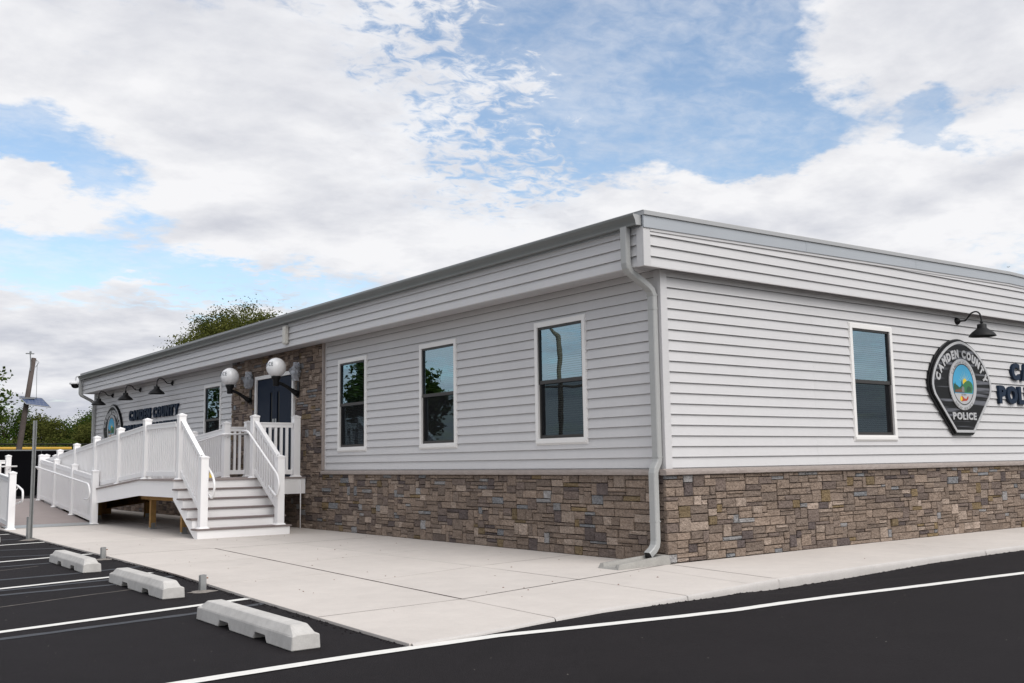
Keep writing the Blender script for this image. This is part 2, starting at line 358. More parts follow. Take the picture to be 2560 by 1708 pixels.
def stripe_black():
    m = bpy.data.materials.new('black_streaked_face'); m.use_nodes = True; nt = m.node_tree; b = nt.nodes['Principled BSDF']; N = nt.nodes.new; L = nt.links.new
    tcn = N('ShaderNodeTexCoord'); mp = N('ShaderNodeMapping'); mp.inputs['Scale'].default_value = (.35, 9, 1); L(tcn.outputs['Object'], mp.inputs[0])
    n = N('ShaderNodeTexNoise'); n.inputs['Scale'].default_value = 1.6; n.inputs['Detail'].default_value = 3; L(mp.outputs[0], n.inputs[0])
    r = N('ShaderNodeValToRGB'); r.color_ramp.elements[0].position = .52; r.color_ramp.elements[0].color = (.006, .006, .007, 1); r.color_ramp.elements[1].position = .60; r.color_ramp.elements[1].color = (.13, .135, .155, 1)
    L(n.outputs['Fac'], r.inputs[0]); L(r.outputs[0], b.inputs['Base Color']); b.inputs['Roughness'].default_value = .45; b.inputs['Specular IOR Level'].default_value = .2; return m
M['streak'] = stripe_black()
def solar_mat():
    m = bpy.data.materials.new('solar_cells'); m.use_nodes = True; nt = m.node_tree; b = nt.nodes['Principled BSDF']; N = nt.nodes.new; L = nt.links.new
    tcn = N('ShaderNodeTexCoord'); br = N('ShaderNodeTexBrick'); br.offset = 0; br.inputs['Color1'].default_value = (.05, .075, .15, 1); br.inputs['Color2'].default_value = (.06, .085, .16, 1); br.inputs['Mortar'].default_value = (.28, .30, .33, 1)
    br.inputs['Scale'].default_value = 6; br.inputs['Mortar Size'].default_value = .012; br.inputs['Brick Width'].default_value = 1; br.inputs['Row Height'].default_value = 1
    L(tcn.outputs['Object'], br.inputs[0]); L(br.outputs[0], b.inputs['Base Color']); b.inputs['Roughness'].default_value = .15; return m
M['solar'] = solar_mat()

# ------------------------------------------------------------------ glyphs (built-in font)
GL = {}
def glyph(ch, bold, m, ext):
    k = (ch, bold, m.name, ext)
    if k not in GL:
        cu = bpy.data.curves.new('glyph', 'FONT'); cu.body = ch; cu.size = 1.0; cu.offset = bold; cu.extrude = ext; cu.resolution_u = 3
        o = bpy.data.objects.new('glyph', cu); COL.objects.link(o)
        bpy.context.view_layer.update()
        me = bpy.data.meshes.new_from_object(o.evaluated_get(bpy.context.evaluated_depsgraph_get()))
        bpy.data.objects.remove(o)
        xs = [v.co.x for v in me.vertices]; ys = [v.co.y for v in me.vertices]
        cx = (min(xs)+max(xs))/2; w = max(xs)-min(xs); y0 = min(ys); h = max(ys)-y0
        for v in me.vertices: v.co.x -= cx; v.co.y -= y0
        me.materials.clear(); me.materials.append(m)
        GL[k] = (me, w, h)
    return GL[k]
def text_row(parent, txt, x0, width, y0, height, z, m, bold=.03, depth=.02, gap=.10, space=.34, name='letter'):
    """letters fitted between x0 and x0+width; each letter an object"""
    gs = [None if c == ' ' else glyph(c, bold, m, .5) for c in txt]
    tot = sum((space if g is None else g[1]) for g in gs)+gap*(len(txt)-1)
    sx = width/tot; x = x0; outl = []
    for c, g in zip(txt, gs):
        if g is None: x += (space+gap)*sx; continue
        me, w, h = g
        o = obj(name, me, parent, (x+w*sx/2, y0, z+depth/2), (0, 0, 0), (sx, height/h, depth)); outl.append(o)
        x += (w+gap)*sx
    return outl

# ================================================================== GROUND
g = MB(); S_ = 900
g.add([(-S_, -S_, -.6), (S_, -S_, -.6), (S_, S_, -.6), (-S_, S_, -.6)], [(0, 1, 2, 3)])
tag(obj('ground', g.mesh('ground', M['grass'])), kind='structure')
def ss(a, b, x):
    t = min(1, max(0, (x-a)/(b-a))); return t*t*(3-2*t)
GUT = [(-4.2, -.022), (-3.2, -.026), (-2.4, -.034), (-1.2, -.062), (-.5, -.092), (1.0, -.098), (3.0, -.070), (4.5, -.062)]   # kerb gutter depth along x
def za(x, y=-9.0):
    b0 = -.022-.022*ss(-4, 1, x); g0 = GUT[0][1] if x <= GUT[0][0] else GUT[-1][1]
    for (a, b), (c, d) in zip(GUT[:-1], GUT[1:]):
        if a < x <= c: g0 = b+(d-b)*ss(a, c, x)
    return b0+(g0-b0)*ss(-2.55, -2.0, y) if x > -4.2 else -.022
a_ = MB(); xs = [-70, -30, -12, -6, -5]+[-4.7+.2*i for i in range(50)]+[6, 12, 30, 70]
ys = [-70, -20, -8, -4, -3]+[-2.6+.1*i for i in range(11)]+[0, 10, 30, 44]
a_.add([(x, y, za(x, y)) for y in ys for x in xs], [(j*len(xs)+i, j*len(xs)+i+1, (j+1)*len(xs)+i+1, (j+1)*len(xs)+i) for j in range(len(ys)-1) for i in range(len(xs)-1)])
lot = tag(obj('asphalt_lot', a_.mesh('asphalt_lot', M['asphalt'])), kind='structure')
def strip(name, pts, w, m, dz, ragged=0.0, parent=lot):
    """painted band on the asphalt following a polyline"""
    b = MB(); P_ = []
    for (x0, y0), (x1, y1) in zip(pts[:-1], pts[1:]):
        n = max(2, int(math.hypot(x1-x0, y1-y0)/.12))
        P_ += [(x0+(x1-x0)*i/n, y0+(y1-y0)*i/n) for i in range(n)]
    P_.append(pts[-1]); vs_ = []
    for i, (x, y) in enumerate(P_):
        q = P_[min(i+1, len(P_)-1)]; pr = P_[max(i-1, 0)]; dx, dy = q[0]-pr[0], q[1]-pr[1]; l = math.hypot(dx, dy) or 1
        nx, ny = -dy/l, dx/l
        for s_ in (-1, 1):
            ww = w/2+random.uniform(-ragged, ragged); X, Y = x+nx*ww*s_, y+ny*ww*s_
            vs_.append((X, Y, za(X, Y)+dz))
    b.add(vs_, [(2*i, 2*i+1, 2*i+3, 2*i+2) for i in range(len(P_)-1)])
    return obj(name, b.mesh(name, m), parent)
LW = .105
def extend(p, q, x):     # carry a measured line on to a given x
    t = (x-p[0])/(q[0]-p[0]); return (x, p[1]+(q[1]-p[1])*t)
for p, q, xe in (((-7.02, .14), (-4.86, .64), -10.2), ((-6.46, 3.18), (-4.79, 3.62), -10.2), ((-5.85, 6.48), (-4.60, 6.86), -10.1),
                 ((-5.25, 9.70), (-4.55, 9.88), -10), ((-4.727, 12.6), (-4.56, 12.65), -9.8)):
    strip('parking_line', [extend(p, q, xe), q], LW, M['paint'], .005, .004)
strip('lane_line', [(-10.5, -2.80), (-6.56, -2.56), (-5.9, -2.525), (-5.38, -2.505), (-4.99, -2.505), (-4.65, -2.51), (-4.34, -2.512), (-3.79, -2.605), (-3.18, -2.685), (-2.73, -2.748), (-2.15, -2.802), (-1.50, -2.792), (-0.69, -2.817), (0.21, -2.883), (1.21, -2.959), (2.15, -3.044), (14, -4.3)], .115, M['paint'], .0055, .003)
for pts in ([(-9.9, -.85), (-7.09, -.21), (-5.48, .09), (-4.82, .26)], [(-9.8, 2.0), (-6.57, 2.6), (-5.48, 2.73), (-4.70, 3.09)], [(-9.5, 2.3), (-6.49, 3.0), (-5.33, 3.25)],
            [(-9.6, 3.5), (-6.29, 4.1), (-5.48, 4.215), (-4.62, 4.49)], [(-9, 8.3), (-5.45, 8.62), (-4.58, 8.30)], [(-9, 7.2), (-5.7, 7.33), (-4.7, 7.05)],
            [(-9, 5.4), (-5.9, 5.75), (-5.0, 5.9)], [(-9, 10.5), (-5.2, 11.0), (-4.7, 11.1)]):
    strip('covered_line', pts, .10, M['ghost'], .0028, .012)
for pts in ([(-8, 1.25), (-6.9, 1.6), (-5.9, 2.0), (-5.3, 2.2)], [(-8.3, 4.8), (-6.4, 5.05), (-5.6, 5.5)]):
    strip('chalk_mark', pts, .018, M['dirt'], .0032, .006)

# sidewalk panels (each slab its own piece, joints between)
walk = tag(bpy.data.objects.new('sidewalk', None), kind='structure'); COL.objects.link(walk)
bed = MB(); bed.add([(-4.96, -2.38, -.004), (-4.0, -2.27, -.004), (-2.0, -2.02, -.004), (-.8, -1.78, -.004), (2, -1.62, -.004), (14, -1.62, -.004), (14, .3, -.004), (.3, .3, -.004), (.3, 24.2, -.004), (-4.3, 24.2, -.004), (-4.42, 14, -.004), (-4.6, 5.5, -.004)], [tuple(range(12))])
obj('joint_bed', bed.mesh('joint_bed', M['dark_gap']), walk)
def left_edge(y):
    pts = [(-2.451, -5.02), (-1.724, -4.991), (.548, -4.867), (3.179, -4.68), (6.174, -4.60), (9.867, -4.54), (14.36, -4.42), (26, -4.3)]
    for (y0, x0), (y1, x1) in zip(pts[:-1], pts[1:]):
        if y <= y1: return x0+(x1-x0)*(y-y0)/(y1-y0)
    return pts[-1][1]
def kerb_y(x):
    pts = [(-5.02, -2.451), (-4.444, -2.40), (-3.576, -2.24), (-2.95, -2.14), (-2.05, -2.08), (-.655, -1.84), (1.25, -1.70), (2.8, -1.66), (14, -1.66)]
    for (x0, y0), (x1, y1) in zip(pts[:-1], pts[1:]):
        if x <= x1: return y0+(y1-y0)*(x-x0)/(x1-x0)
    return -1.66
def inset(poly, d):
    n = len(poly); P_ = [Vector(p) for p in poly]; ar = sum(P_[i].x*P_[(i+1) % n].y-P_[(i+1) % n].x*P_[i].y for i in range(n))
    if ar < 0: P_ = P_[::-1]
    out = []
    for i in range(n):
        a, b, c = P_[i-1], P_[i], P_[(i+1) % n]; e0, e1 = (b-a).normalized(), (c-b).normalized(); n0, n1 = Vector((-e0.y, e0.x)), Vector((-e1.y, e1.x))
        m_ = n0+n1; m_ = m_/max(.35, m_.length_squared/2) if m_.length > 1e-6 else n0
        out.append(b+m_*d)
    return out
def slab(poly, gap=.004, z=0.0, m=None):
    q = inset(poly, gap); c2 = inset([tuple(v) for v in q], .0025); n = len(q)
    b = MB(); vs_ = [(v.x, v.y, -.25) for v in q]+[(v.x, v.y, z-.003) for v in q]+[(v.x, v.y, z) for v in c2]
    fs = [(k*n+i, k*n+(i+1) % n, (k+1)*n+(i+1) % n, (k+1)*n+i) for k in (0, 1) for i in range(n)]+[tuple(2*n+i for i in range(n))]
    b.add(vs_, fs); return obj('concrete_slab', b.mesh('concrete_slab', m or M['concrete']), walk)
def edge_pts(y0, y1, n=4): return [(left_edge(y0+(y1-y0)*i/n), y0+(y1-y0)*i/n) for i in range(n+1)]
xj = lambda y: -3.505+.0640*(min(y, 6.3)+.868)
XJ = -3.50                                   # long joint parallel to the front wall
# front corner panels
slab([(-5.02, -2.451), (-4.444, -2.40), (-3.585, -2.24), (-3.505, -.868), (left_edge(-.95), -.95), (left_edge(-1.8), -1.8)], gap=.006)
slab([(-3.585, -2.24), (-2.95, -2.14), (-2.05, -2.08), (-1.915, -2.06), (-1.80, -.475), (-3.505, -.868)], gap=.006)
slab([(-1.915, -2.06), (-.655, -1.84), (-.34, -1.80), (-.085, -.07), (-1.80, -.475)], gap=.006)
ysj = [-.95, 1.9, 4.3, 6.25, 8.9, 11.9, 14.9, 17.9, 20.9, 24]
for i, (y0, y1) in enumerate(zip(ysj[:-1], ysj[1:])):
    ya, yb = (y0+.082 if i == 0 else y0), y1
    e = edge_pts(y0, y1)
    xr0 = XJ+(0.45 if y0 > 6 else 0)*0
    slab(e[::-1]+[(xj(ya), ya), (xj(yb), yb)], gap=.0075)
# panels between the long joint and the wall
def quad(x0, x1, y00, y01, y10, y11, gap): slab([(x0(y00), y00), (x1(y10), y10), (x1(y11), y11), (x0(y01), y01)], gap=gap)
xm = lambda y: -1.79; xw = lambda y: -.02
slab([(xj(-.868), -.868), (-1.80, -.475), (-1.79, 1.35), (xj(.95), .95)], gap=.0065)
slab([(-1.80, -.475), (-.085, -.07), (-.02, -.02), (-.02, 1.62), (-1.79, 1.35)], gap=.0055)
jl = [(.95, 1.35, 1.62), (3.3, 3.6, 3.9), (5.9, 6.15, 6.4), (8.9, 9.1, 9.3), (11.9, 12.1, 12.3), (15, 15.1, 15.2), (18, 18.1, 18.2), (21, 21.1, 21.2), (24, 24, 24)]
for (a0, m0, w0), (a1, m1, w1) in zip(jl[:-1], jl[1:]):
    quad(xj, xm, a0, a1, m0, m1, .0042); quad(xm, xw, m0, m1, w0, w1, .0042)
# along the gable wall
xb = [-.085, 4.05, 7.1, 10.1, 13.0]
for i, (x0, x1) in enumerate(zip(xb[:-1], xb[1:])):
    e = [(-.34 if i == 0 else x0, kerb_y(x0)+.0)]+[(x, kerb_y(x)) for x in (x0+(x1-x0)*j/4 for j in range(1, 4))]+[(x1, kerb_y(x1))]
    slab(e+[(x1, -.02), (x0, -.07 if i == 0 else -.02)], gap=.005)
# flush joint filler and sawn control joints
def joint(p, q, w, m='dark_gap', z=.0012):
    n = max(2, int(math.hypot(q[0]-p[0], q[1]-p[1])/.25)); dx, dy = q[0]-p[0], q[1]-p[1]; l = math.hypot(dx, dy); nx, ny = -dy/l, dx/l; b = MB(); vs_ = []
    for i in range(n+1):
        t = i/n; k = random.uniform(-.0012, .0012); x, y = p[0]+dx*t+nx*k, p[1]+dy*t+ny*k; ww = w/2*random.uniform(.8, 1.2)
        vs_ += [(x-nx*ww, y-ny*ww, z), (x+nx*ww, y+ny*ww, z)]
    b.add(vs_, [(2*i, 2*i+1, 2*i+3, 2*i+2) for i in range(n)]); obj('joint_filler', b.mesh('joint_filler', M[m]), walk)
joint((xj(-.868), -.868), (xj(6.2), 6.2), .024); joint((-.09, -.07), (-3.505, -.868), .017); joint((-.085, -.08), (-.335, -1.74), .012)
joint((-3.505, -.868), (left_edge(-.95)+.01, -.95), .010); joint((xj(6.2), 6.22), (left_edge(6.25)+.01, 6.25), .011); joint((xj(6.2), 6.1), (-.07, 6.4), .010)
for p, q in (((-3.505, -.868), (-3.58, -2.22)), ((-1.80, -.475), (-1.91, -2.04)), ((-1.79, -.475), (-1.79, 6.1)), ((-3.39, .95), (-1.79, 1.35)), ((-1.79, 1.35), (-.07, 1.62)), ((-3.24, 3.3), (-.07, 3.9)), ((-3.05, 8.9), (-.07, 9.3)), ((left_edge(8.9)+.01, 8.9), (-3.05, 8.9)), ((left_edge(11.9)+.01, 11.9), (-2.7, 11.9)), ((left_edge(1.9)+.01, 1.9), (xj(1.9), 1.9)), ((left_edge(4.3)+.01, 4.3), (xj(4.3), 4.3)), ((4.05, -1.64), (4.05, -.06)), ((7.1, -1.64), (7.1, -.06)), ((-.6, -.25), (-.85, -1.85))):
    joint(p, q, .006, 'saw_cut', .0008)
# kerb face, rounded, in lengths
def kerb_len(x0, x1):
    b = MB(); n = max(2, int((x1-x0)/.15)); prof = [(.0, .001), (-.012, -.002), (-.022, -.012), (-.03, -.04), (-.045, -.30), (.02, -.30)]
    vs_ = []; m_ = len(prof)
    for i in range(n+1):
        x = x0+(x1-x0)*i/n; y = kerb_y(x); j = random.uniform(-.006, .006)
        for p, q in prof: vs_.append((x, y+p+(j if q < -.03 else 0), q))
    b.add(vs_, [(i*m_+k, i*m_+k+1, (i+1)*m_+k+1, (i+1)*m_+k) for i in range(n) for k in range(m_-1)])
    obj('kerb', b.mesh('kerb', M['kerb'], True), walk)
for x0, x1 in ((-5.0, -3.6), (-3.59, -1.93), (-1.92, -.36), (-.35, 3.95), (3.957, 8.2), (8.207, 12.9)): kerb_len(x0, x1)

# ================================================================== BUILDING
E_ = .127; Z0 = 1.10; L = 24.42; WB = 16.3; SOF = 3.475; DA = .41; DB = .152; RIDGE = 8.15
st = thing('police_station', 'single-storey grey sided police building with stone base and low gable roof', 'building')
WINW, WINH, WINZ = 1.053, 1.66, 1.426
winA = [(1.351, WINH), (4.34, WINH), (7.142, WINH)]      # low-y edges on the front wall
winA2 = (13.91, WINH); winB = 3.757
DOOR = (9.99, 11.88, .97, 3.06)
PORT = (8.765, 13.22)
# --- backing walls with openings (joint-dark behind the stone, hidden elsewhere)
def wall_with_holes(name, a0, a1, z0, z1, holes, fn, m, th=.12):
    b = MB(); zs = sorted({z0, z1, *[h[2] for h in holes], *[h[3] for h in holes]}); as_ = sorted({a0, a1, *[h[0] for h in holes], *[h[1] for h in holes]})
    for i in range(len(as_)-1):
        for j in range(len(zs)-1):
            ca, cz = (as_[i]+as_[i+1])/2, (zs[j]+zs[j+1])/2
            if any(h[0] < ca < h[1] and h[2] < cz < h[3] for h in holes): continue
            p = [fn(a, t, z) for t in (0, th) for a, z in ((as_[i], zs[j]), (as_[i+1], zs[j]), (as_[i+1], zs[j+1]), (as_[i], zs[j+1]))]
            b.add(p, [(0, 1, 2, 3), (7, 6, 5, 4), (0, 4, 5, 1), (1, 5, 6, 2), (2, 6, 7, 3), (3, 7, 4, 0)])
    return obj(name, b.mesh(name, m), st)
hole = lambda a: (a+.06, a+WINW-.06, WINZ+.06, WINZ+WINH-.06)
FA = lambda a, t, z: (.004+t, a, z); FB = lambda a, t, z: (a, .004+t, z)
wall_with_holes('wall', .004, L, -.1, SOF+.1, [hole(y) for y, _ in winA]+[hole(winA2[0]), (DOOR[0]+.05, DOOR[1]-.05, DOOR[2], DOOR[3]-.05)], FA, M['joint'])
wall_with_holes('wall', .13, WB, -.1, SOF+.1, [hole(winB), hole(11.5)], FB, M['joint'])
b = MB(); b.box(WB-.12, WB, .13, L, -.1, SOF); obj('wall', b.mesh('wall', M['siding']), st)
b = MB(); b.box(.13, WB-.13, L-.12, L, -.1, SOF); obj('wall', b.mesh('wall', M['siding']), st)
b = MB(); b.box(.13, WB-.13, .13, L-.13, -.1, .95); obj('floor', b.mesh('floor', M['interior']), st)
b = MB(); b.box(.13, WB-.13, .13, L-.13, 3.3, 3.4); obj('ceiling', b.mesh('ceiling', M['interior']), st)
b = MB(); b.box(4.2, 4.3, 2.6, L-.2, .95, 3.3); b.box(.2, 4.2, 8.9, 9.0, .95, 3.3); b.box(.2, 4.2, 13.0, 13.1, .95, 3.3); b.box(2.2, WB-.2, 2.5, 2.6, .95, 3.3); obj('partition', b.mesh('partition', M['interior']), st)

# --- siding boards
PROF = [(.0, .0250), (.035, .0250), (.10, .0225), (.62, .0105), (.94, .0030), (1.0, .0010)]      # height fraction, stand-off
def board(fn, a0, a1, z, h=E_, name='siding_board', lo=None, hi=None):
    lo = z if lo is None else lo; hi = z+h if hi is None else hi
    def off(q):
        t = min(1, max(0, (q-z)/E_))
        for (t0, o0), (t1, o1) in zip(PROF[:-1], PROF[1:]):
            if t <= t1: return o0+(o1-o0)*(t-t0)/(t1-t0)
        return PROF[-1][1]
    zs = [lo]+[z+t*E_ for t, _ in PROF if lo+.001 < z+t*E_ < hi-.001]+[hi]
    lip = hi-lo > .03 and abs(lo-z) < 1e-6
    b = MB(); P_ = ([(.0, lo+.014), (.0215, lo+.014), (.0215, lo)] if lip else [(.0, lo+.001)])+[(off(q), q) for q in zs]+[(.0, hi)]
    b.prism(P_, a0, a1, fn); return obj(name, b.mesh(name, M['siding']), st)
def siding(fn, a0, a1, z0, n, holes=(), seams=(), top=None):
    rs = random.Random(int(abs(a0*977+z0*131)))
    for k in range(n):
        z = z0+k*E_; h = E_ if top is None else min(E_, top-z)
        if h < .012: continue
        segs = [(a0, a1)]
        for h0, h1, hz0, hz1 in holes:
            if z+h > hz0+.001 and z < hz1-.001:
                ns = []
                for c0, c1 in ((z, hz0), (hz1, z+h)):
                    if c1-c0 > .006 and c1 <= z+h+1e-6 and c0 >= z-1e-6: board(fn, h0, h1, z, h, lo=c0, hi=c1)
                for s0, s1 in segs:
                    if h1 <= s0 or h0 >= s1: ns.append((s0, s1)); continue
                    if h0-s0 > .01: ns.append((s0, h0))
                    if s1-h1 > .01: ns.append((h1, s1))
                segs = ns
        for s0, s1 in segs:
            cuts = [c for c in seams if s0+.35 < c+.0*k < s1-.35 and rs.random() < .5]
            pts = [s0]+sorted(cuts)+[s1]
            for j, (q0, q1) in enumerate(zip(pts[:-1], pts[1:])):
                board(fn, q0, q1-(.0015 if j < len(pts)-2 else 0), z, h)
fnA = lambda o_, z, a: (-o_, a, z); fnB = lambda o_, z, a: (a, -o_, z)
hz = lambda a: (a+.01, a+WINW-.01, WINZ+.01, WINZ+WINH-.01)
siding(fnA, .085, PORT[0]-.075, Z0, 19, [hz(y) for y, _ in winA], (2.2, 3.3, 5.7), SOF-.004)
siding(fnA, PORT[1]+.03, L-.085, Z0, 19, [hz(winA2[0])], (16.2, 18.8, 21.5), SOF-.004)
siding(fnB, .085, WB-.05, Z0, 19, [hz(winB), hz(11.5)], (2.9, 5.6, 9.2), SOF-.004)
fnA2 = lambda o_, z, a: (-DA-o_, a, z); fnB2 = lambda o_, z, a: (a, -DB-o_, z)
siding(fnA2, -DB+.09, L+.02, 3.452, 4, (), (3.8, 7.4, 11.0, 14.8, 18.4, 21.9), 3.96)
siding(fnB2, -DA+.09, WB+.2, 3.443, 5, (), (), 4.02)
# overhang box, soffit panels, trims
b = MB(); b.box(-DA, .0, -DB, L+.02, SOF+.008, 3.97); b.box(0, WB+.2, -DB, .0, SOF+.008, 3.97); obj('overhang_frame', b.mesh('overhang_frame', M['trim']), st)
for i in range(int((L+DB)/.305)+1):
    y0 = -DB+.305*i; y1 = min(y0+.302, L+.02)
    if y1-y0 < .03: continue
    b = MB()
    for k in range(3):
        ya = y0+k*(y1-y0)/3; yb = y0+(k+1)*(y1-y0)/3
        b.box(-DA+.004, -.0195, ya+.004, yb-.004, SOF-.004, SOF+.004)
    b.box(-DA+.004, -.0195, y0, y1, SOF, SOF+.006)
    obj('soffit_panel', b.mesh('soffit_panel', M['soffit']), st)
for i in range(27):
    x0 = -.019+.61*i; b = MB(); b.box(x0, x0+.608, -DB+.004, -.0195, SOF-.002, SOF+.006); obj('soffit_panel', b.mesh('soffit_panel', M['soffit']), st)
def trimbox(name, x0, x1, y0, y1, z0, z1, m='trim', bv=.004):
    b = MB(); b.box(x0, x1, y0, y1, z0, z1); me = b.mesh(name, M[m])
    if bv: bevel(me, bv)
    return obj(name, me, st)
trimbox('bottom_trim', -DA-.024, -DA+.012, -DB+.02, L+.03, 3.446, 3.468)
trimbox('bottom_trim', -DA+.02, WB+.2, -DB-.024, -DB+.012, 3.443, 3.465)
# corner posts
trimbox('corner_trim', -.026, .088, -.026, -.0005, Z0-.014, SOF-.008); trimbox('corner_trim', -.026, -.0005, -.0, .088, Z0-.014, SOF-.008)
trimbox('corner_trim', -DA-.027, -DA+.09, -DB-.027, -DB-.0005, 3.440, 3.915); trimbox('corner_trim', -DA-.027, -DA-.0005, -DB, -DB+.092, 3.440, 3.95)
trimbox('corner_trim', -.026, -.0005, L-.085, L+.01, Z0-.014, SOF-.008); trimbox('corner_trim', -DA-.027, -DA-.0005, L-.03, L+.04, 3.44, 3.95)
trimbox('starter_strip', -.010, -.0005, .09, PORT[0]-.075, Z0-.02, Z0-.001, 'trim', 0); trimbox('starter_strip', .09, WB-.05, -.010, -.0005, Z0-.02, Z0-.001, 'trim', 0)
trimbox('edge_channel', -.024, -.0005, PORT[0]-.075, PORT[0]-.05, Z0-.014, SOF-.008, 'trim', .003)
trimbox('edge_channel', -.024, -.0005, PORT[1]+.004, PORT[1]+.029, Z0-.014, SOF-.008, 'trim', .003)
trimbox('frieze_strip', .02, WB, -.014, -.0015, SOF-.03, SOF-.004, 'trim', 0)
# gable fascia, drip edge and roof
def slope_z(x): return .0185*(RIDGE-abs(x-RIDGE))
def sloped(name, x0, x1, y0, y1, zb, zt, m, seg=1):
    b = MB(); vs_ = [(x, y, z+slope_z(x)) for x in (x0, x1) for y, z in ((y0, zb), (y1, zb), (y1, zt), (y0, zt))]
    b.add(vs_, [(0, 1, 2, 3), (7, 6, 5, 4), (0, 4, 5, 1), (1, 5, 6, 2), (2, 6, 7, 3), (3, 7, 4, 0)])
    return obj(name, b.mesh(name, M[m]), st)
for x0, x1 in ((-DA-.03, 2.62), (2.624, 5.3), (5.304, RIDGE), (RIDGE+.001, 11.3), (11.304, WB+.3)):
    sloped('fascia', x0, x1, -DB-.042, -DB-.019, 3.905, 4.05, 'fascia')
sloped('fascia_channel', -DA+.09, RIDGE, -DB-.030, -DB-.003, 3.87, 3.904, 'trim'); sloped('fascia_channel', RIDGE+.001, WB+.2, -DB-.030, -DB-.003, 3.87, 3.904, 'trim')
sloped('drip_edge', -DA-.036, RIDGE, -DB-.062, L+.07, 4.052, 4.100, 'edge'); sloped('drip_edge', RIDGE+.001, WB+.4, -DB-.062, L+.07, 4.052, 4.100, 'edge')
sloped('roof_sheet', -DA-.04, RIDGE, -DB-.05, L+.06, 4.101, 4.108, 'roof'); sloped('roof_sheet', RIDGE+.001, WB+.4, -DB-.05, L+.06, 4.101, 4.108, 'roof')
trimbox('eave_fascia', -DA-.028, -DA-.004, -DB+.0, L+.02, 3.90, 4.045, 'fascia', 0)
# gutter: K profile, open top, closed ends
def gutter():
    b = MB(); y0, y1 = -.148, 24.30; n = 24
    out = [(-DA-.03, .0), (-DA-.03, -.115), (-DA-.115, -.120), (-DA-.118, -.095), (-DA-.128, -.06), (-DA-.150, -.022), (-DA-.156, -.012), (-DA-.158, .006), (-DA-.148, .006)]
    inn = [(-DA-.148, -.004), (-DA-.140, -.03), (-DA-.112, -.108), (-DA-.034, -.108), (-DA-.034, .0)]
    P_ = out+inn; m_ = len(P_); vs_ = []
    for i in range(n+1):
        y = y0+(y1-y0)*i/n; zt = 4.040-.0018*(y-y0)
        for p, q in P_: vs_.append((p, y, zt+q))
    fs = [(i*m_+k, i*m_+(k+1) % m_, (i+1)*m_+(k+1) % m_, (i+1)*m_+k) for i in range(n) for k in range(m_)]
    b.add(vs_, fs); gu = obj('gutter', b.mesh('gutter', M['gutter']), st)
    for y, nm in ((y0, 0), (y1, n)):
        c = MB(); zt = 4.040-.0018*(y-y0); c.prism([(p, zt+q) for p, q in out], y-.004 if nm == 0 else y-.001, y+.001 if nm == 0 else y+.004, lambda p, q, t: (p, t, q)); obj('end_cap', c.mesh('end_cap', M['edge']), gu)
    return gu
gutter()
# downspouts
def rect_tube(path, w, d, wdir, m, name, n_round=1):
    """rectangular pipe: path of points in the plane normal to wdir"""
    b = MB(); wd = Vector(wdir); pts = [Vector(p) for p in path]; vs_ = []; k = len(pts)
    for i, p in enumerate(pts):
        t0 = (pts[i]-pts[i-1]).normalized() if i else (pts[1]-pts[0]).normalized()
        t1 = (pts[i+1]-pts[i]).normalized() if i < k-1 else t0
        t = (t0+t1).normalized(); nn = t.cross(wd).normalized(); s_ = 1/max(.5, t.dot(t1))
        c = .010
        for a, e in ((-w/2+c, -d/2), (w/2-c, -d/2), (w/2, -d/2+c), (w/2, d/2-c), (w/2-c, d/2), (-w/2+c, d/2), (-w/2, d/2-c), (-w/2, -d/2+c)): vs_.append(p+wd*a+nn*e*s_)
    fs = [(i*8+j, i*8+(j+1) % 8, (i+1)*8+(j+1) % 8, (i+1)*8+j) for i in range(k-1) for j in range(8)]
    b.add(vs_, fs); me = b.mesh(name, M[m])
    md = obj(name, me, st); return md
def arc(c, r_, a0, a1, n=6):
    return [(c[0]+r_*math.cos(R(a0+(a1-a0)*i/n)), c[1]+r_*math.sin(R(a0+(a1-a0)*i/n))) for i in range(n+1)]
def downspout(yc, wdt=.105, dep=.078, low=True):
    xa, xb_, xl = -DA-.085, -.075, -.145
    pts = [(xa, 3.93), (xa, 3.50), (xa+.012, 3.45), (xa+.05, 3.405), (xb_-.10, 3.265), (xb_-.03, 3.215), (xb_, 3.15), (xb_, 1.20), (xb_-.01, 1.16), (xl+.012, 1.085), (xl, 1.04), (xl, .26), (xl-.012, .205), (xl-.05, .16), (xl-.13, .105)]
    P_ = [(x, yc, z) for x, z in pts]
    d = rect_tube(P_, wdt, dep, (0, 1, 0), 'spout', 'downspout')
    c = MB(); c.obar((xl-.127, yc, .107), (xl-.112, yc, .117), wdt-.012, dep-.008); obj('opening', c.mesh('opening', M['gloss_black']), d)
    for z, x in ((3.145, xb_), (2.98, xb_), (1.22, xb_), (.48, xl)):
        c = MB(); c.box(x-dep/2-.0025, x+dep/2+.0025, yc-wdt/2-.0025, yc+wdt/2+.0025, z, z+.012); obj('band', c.mesh('band', M['spout']), d)
    return d
downspout(.066); downspout(24.23)

